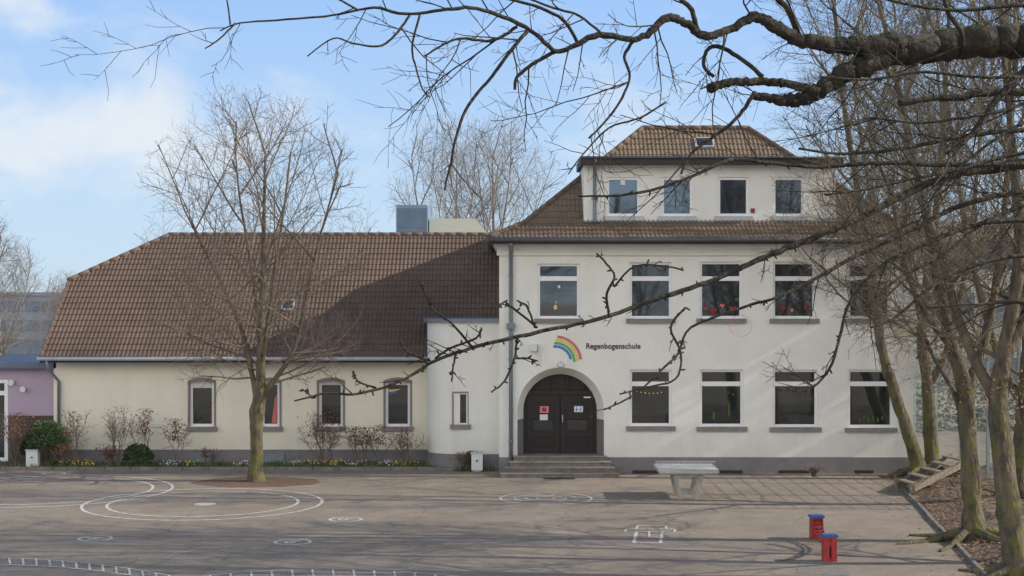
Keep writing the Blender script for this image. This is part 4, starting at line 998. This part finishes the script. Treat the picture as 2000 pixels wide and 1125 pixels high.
for x0,x1,y,h,n_ in ((13.5,34,58,2.6,7000),(-30,-19.5,66,3.6,5500)):
    m=MB()
    for i in range(n_):
        x=random.uniform(x0,x1); hh=h*(.7+.4*MN.noise(Vector((x*.5,y,0)))); p=Vector((x,y+random.uniform(-1,1),random.uniform(0,hh))); s_=random.uniform(.06,.14)
        u=Vector((random.gauss(0,1),random.gauss(0,1),random.gauss(0,1))).normalized(); q_=u.orthogonal().normalized(); m.poly([p-u*s_,p-q_*s_*.6,p+u*s_,p+q_*s_*.6])
    o=m.build('hedge_mass','litter' if x0<0 else 'hedge'); o['kind']='stuff'
# ================================================================= SKY & LIGHT
EL=math.radians(29.5); AZ=math.radians(-2.5)
w=bpy.data.worlds.new('World'); scene.world=w; w.use_nodes=True; nt=w.node_tree; N=nt.nodes; L=nt.links
bg=N['Background']; sky=N.new('ShaderNodeTexSky'); sky.sky_type='NISHITA'; sky.sun_disc=False; sky.sun_elevation=EL; sky.sun_rotation=math.pi/2-AZ
sky.air_density=1.0; sky.dust_density=1.2; sky.ozone_density=1.5; sky.altitude=100
tc=N.new('ShaderNodeTexCoord')
def blob(px,py,sx,sz):
    c0=Vector(((px-1000)/F,1,(580-py)/F)).normalized()
    s1=N.new('ShaderNodeVectorMath'); s1.operation='SUBTRACT'; L.new(tc.outputs['Generated'],s1.inputs[0]); s1.inputs[1].default_value=c0
    s2=N.new('ShaderNodeVectorMath'); s2.operation='MULTIPLY'; L.new(s1.outputs[0],s2.inputs[0]); s2.inputs[1].default_value=(1/sx,1/.5,1/sz)
    s3=N.new('ShaderNodeVectorMath'); s3.operation='LENGTH'; L.new(s2.outputs[0],s3.inputs[0])
    r=N.new('ShaderNodeMapRange'); r.interpolation_type='SMOOTHSTEP'; r.inputs[1].default_value=1.0; r.inputs[2].default_value=0; r.inputs[3].default_value=0; r.inputs[4].default_value=1; L.new(s3.outputs['Value'],r.inputs[0]); return r.outputs[0]
def mth(op,a,b_):
    x=N.new('ShaderNodeMath'); x.operation=op
    for i,q_ in enumerate((a,b_)):
        if isinstance(q_,(int,float)): x.inputs[i].default_value=q_
        else: L.new(q_,x.inputs[i])
    return x.outputs[0]
def mixc(f,a,b_):
    x=N.new('ShaderNodeMixRGB')
    if isinstance(f,float): x.inputs[0].default_value=f
    else: L.new(f,x.inputs[0])
    for i,q_ in ((1,a),(2,b_)):
        if isinstance(q_,tuple): x.inputs[i].default_value=(*q_,1)
        else: L.new(q_,x.inputs[i])
    return x.outputs[0]
mp=N.new('ShaderNodeMapping'); mp.inputs['Scale'].default_value=(1,1,1.8); L.new(tc.outputs['Generated'],mp.inputs[0])
nz=N.new('ShaderNodeTexNoise'); nz.inputs['Scale'].default_value=9; nz.inputs['Detail'].default_value=7; nz.inputs['Roughness'].default_value=.56; nz.inputs['Distortion'].default_value=.4; L.new(mp.outputs[0],nz.inputs['Vector'])
b1=blob(60,290,.15,.055); b2=blob(330,190,.09,.06); b3=blob(60,10,.15,.05); b4=blob(250,260,.13,.055); b5=blob(1330,190,.09,.04); b6=blob(500,420,.16,.05)
sm=mth('ADD',mth('ADD',mth('MULTIPLY',b1,.42),mth('MULTIPLY',b2,.30)),mth('ADD',mth('MULTIPLY',b3,.30),mth('MULTIPLY',b4,.22)))
sm=mth('ADD',sm,mth('ADD',mth('MULTIPLY',b5,.20),mth('MULTIPLY',b6,.16)))
tot=mth('ADD',sm,mth('MULTIPLY',nz.outputs['Fac'],1.6))
r=N.new('ShaderNodeMapRange'); r.interpolation_type='SMOOTHSTEP'; r.inputs[1].default_value=.84; r.inputs[2].default_value=1.42; r.inputs[4].default_value=.90; L.new(tot,r.inputs[0])
sp=N.new('ShaderNodeSeparateXYZ'); L.new(tc.outputs['Generated'],sp.inputs[0])
hz=N.new('ShaderNodeMapRange'); hz.inputs[1].default_value=.24; hz.inputs[2].default_value=0; L.new(sp.outputs['Z'],hz.inputs[0])
grad=mixc(hz.outputs[0],(2.1,3.9,7.3),(4.6,5.9,7.1))
zen=N.new('ShaderNodeMapRange'); zen.inputs[1].default_value=.26; zen.inputs[2].default_value=.85; L.new(sp.outputs['Z'],zen.inputs[0])
grad=mixc(zen.outputs[0],grad,(.55,1.15,2.5))
base=mixc(.84,sky.outputs[0],grad)
c1=mixc(r.outputs[0],base,(5.9,6.25,6.6))
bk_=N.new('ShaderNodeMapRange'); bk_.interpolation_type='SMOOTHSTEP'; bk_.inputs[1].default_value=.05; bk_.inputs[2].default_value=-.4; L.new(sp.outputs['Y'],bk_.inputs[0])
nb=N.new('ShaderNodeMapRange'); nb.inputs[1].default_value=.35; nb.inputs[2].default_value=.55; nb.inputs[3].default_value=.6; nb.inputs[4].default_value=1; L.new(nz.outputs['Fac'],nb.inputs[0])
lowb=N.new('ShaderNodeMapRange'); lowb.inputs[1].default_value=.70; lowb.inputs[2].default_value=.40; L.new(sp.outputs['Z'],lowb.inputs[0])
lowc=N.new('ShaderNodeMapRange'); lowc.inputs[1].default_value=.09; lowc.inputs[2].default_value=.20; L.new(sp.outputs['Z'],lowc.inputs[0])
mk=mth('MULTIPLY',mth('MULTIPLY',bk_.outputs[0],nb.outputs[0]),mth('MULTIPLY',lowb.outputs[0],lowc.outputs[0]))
c2_=mixc(mk,c1,(15.5,14.8,13.4))  # unseen bright cloud deck behind the camera, added to fill facades and window reflections
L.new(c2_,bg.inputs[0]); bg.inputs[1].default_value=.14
sd=bpy.data.lights.new('sun','SUN'); sd.energy=5.0; sd.angle=math.radians(.4); sd.color=(1,.92,.80)
so=bpy.data.objects.new('sun',sd); col.objects.link(so)
dirv=Vector((math.cos(EL)*math.cos(AZ),math.cos(EL)*math.sin(AZ),math.sin(EL)))
so.rotation_euler=dirv.to_track_quat('Z','Y').to_euler(); so.location=dirv*60
cd=bpy.data.cameras.new('camera'); cd.lens=54; cd.sensor_width=36; cd.clip_end=2000; cd.clip_start=.1; cd.shift_y=(580-562.5)/2000
co=bpy.data.objects.new('camera',cd); col.objects.link(co); co.location=(0,0,CH); co.rotation_euler=(math.pi/2,0,0); scene.camera=co
scene.view_settings.view_transform='Standard'; scene.view_settings.look='None'; scene.view_settings.exposure=0
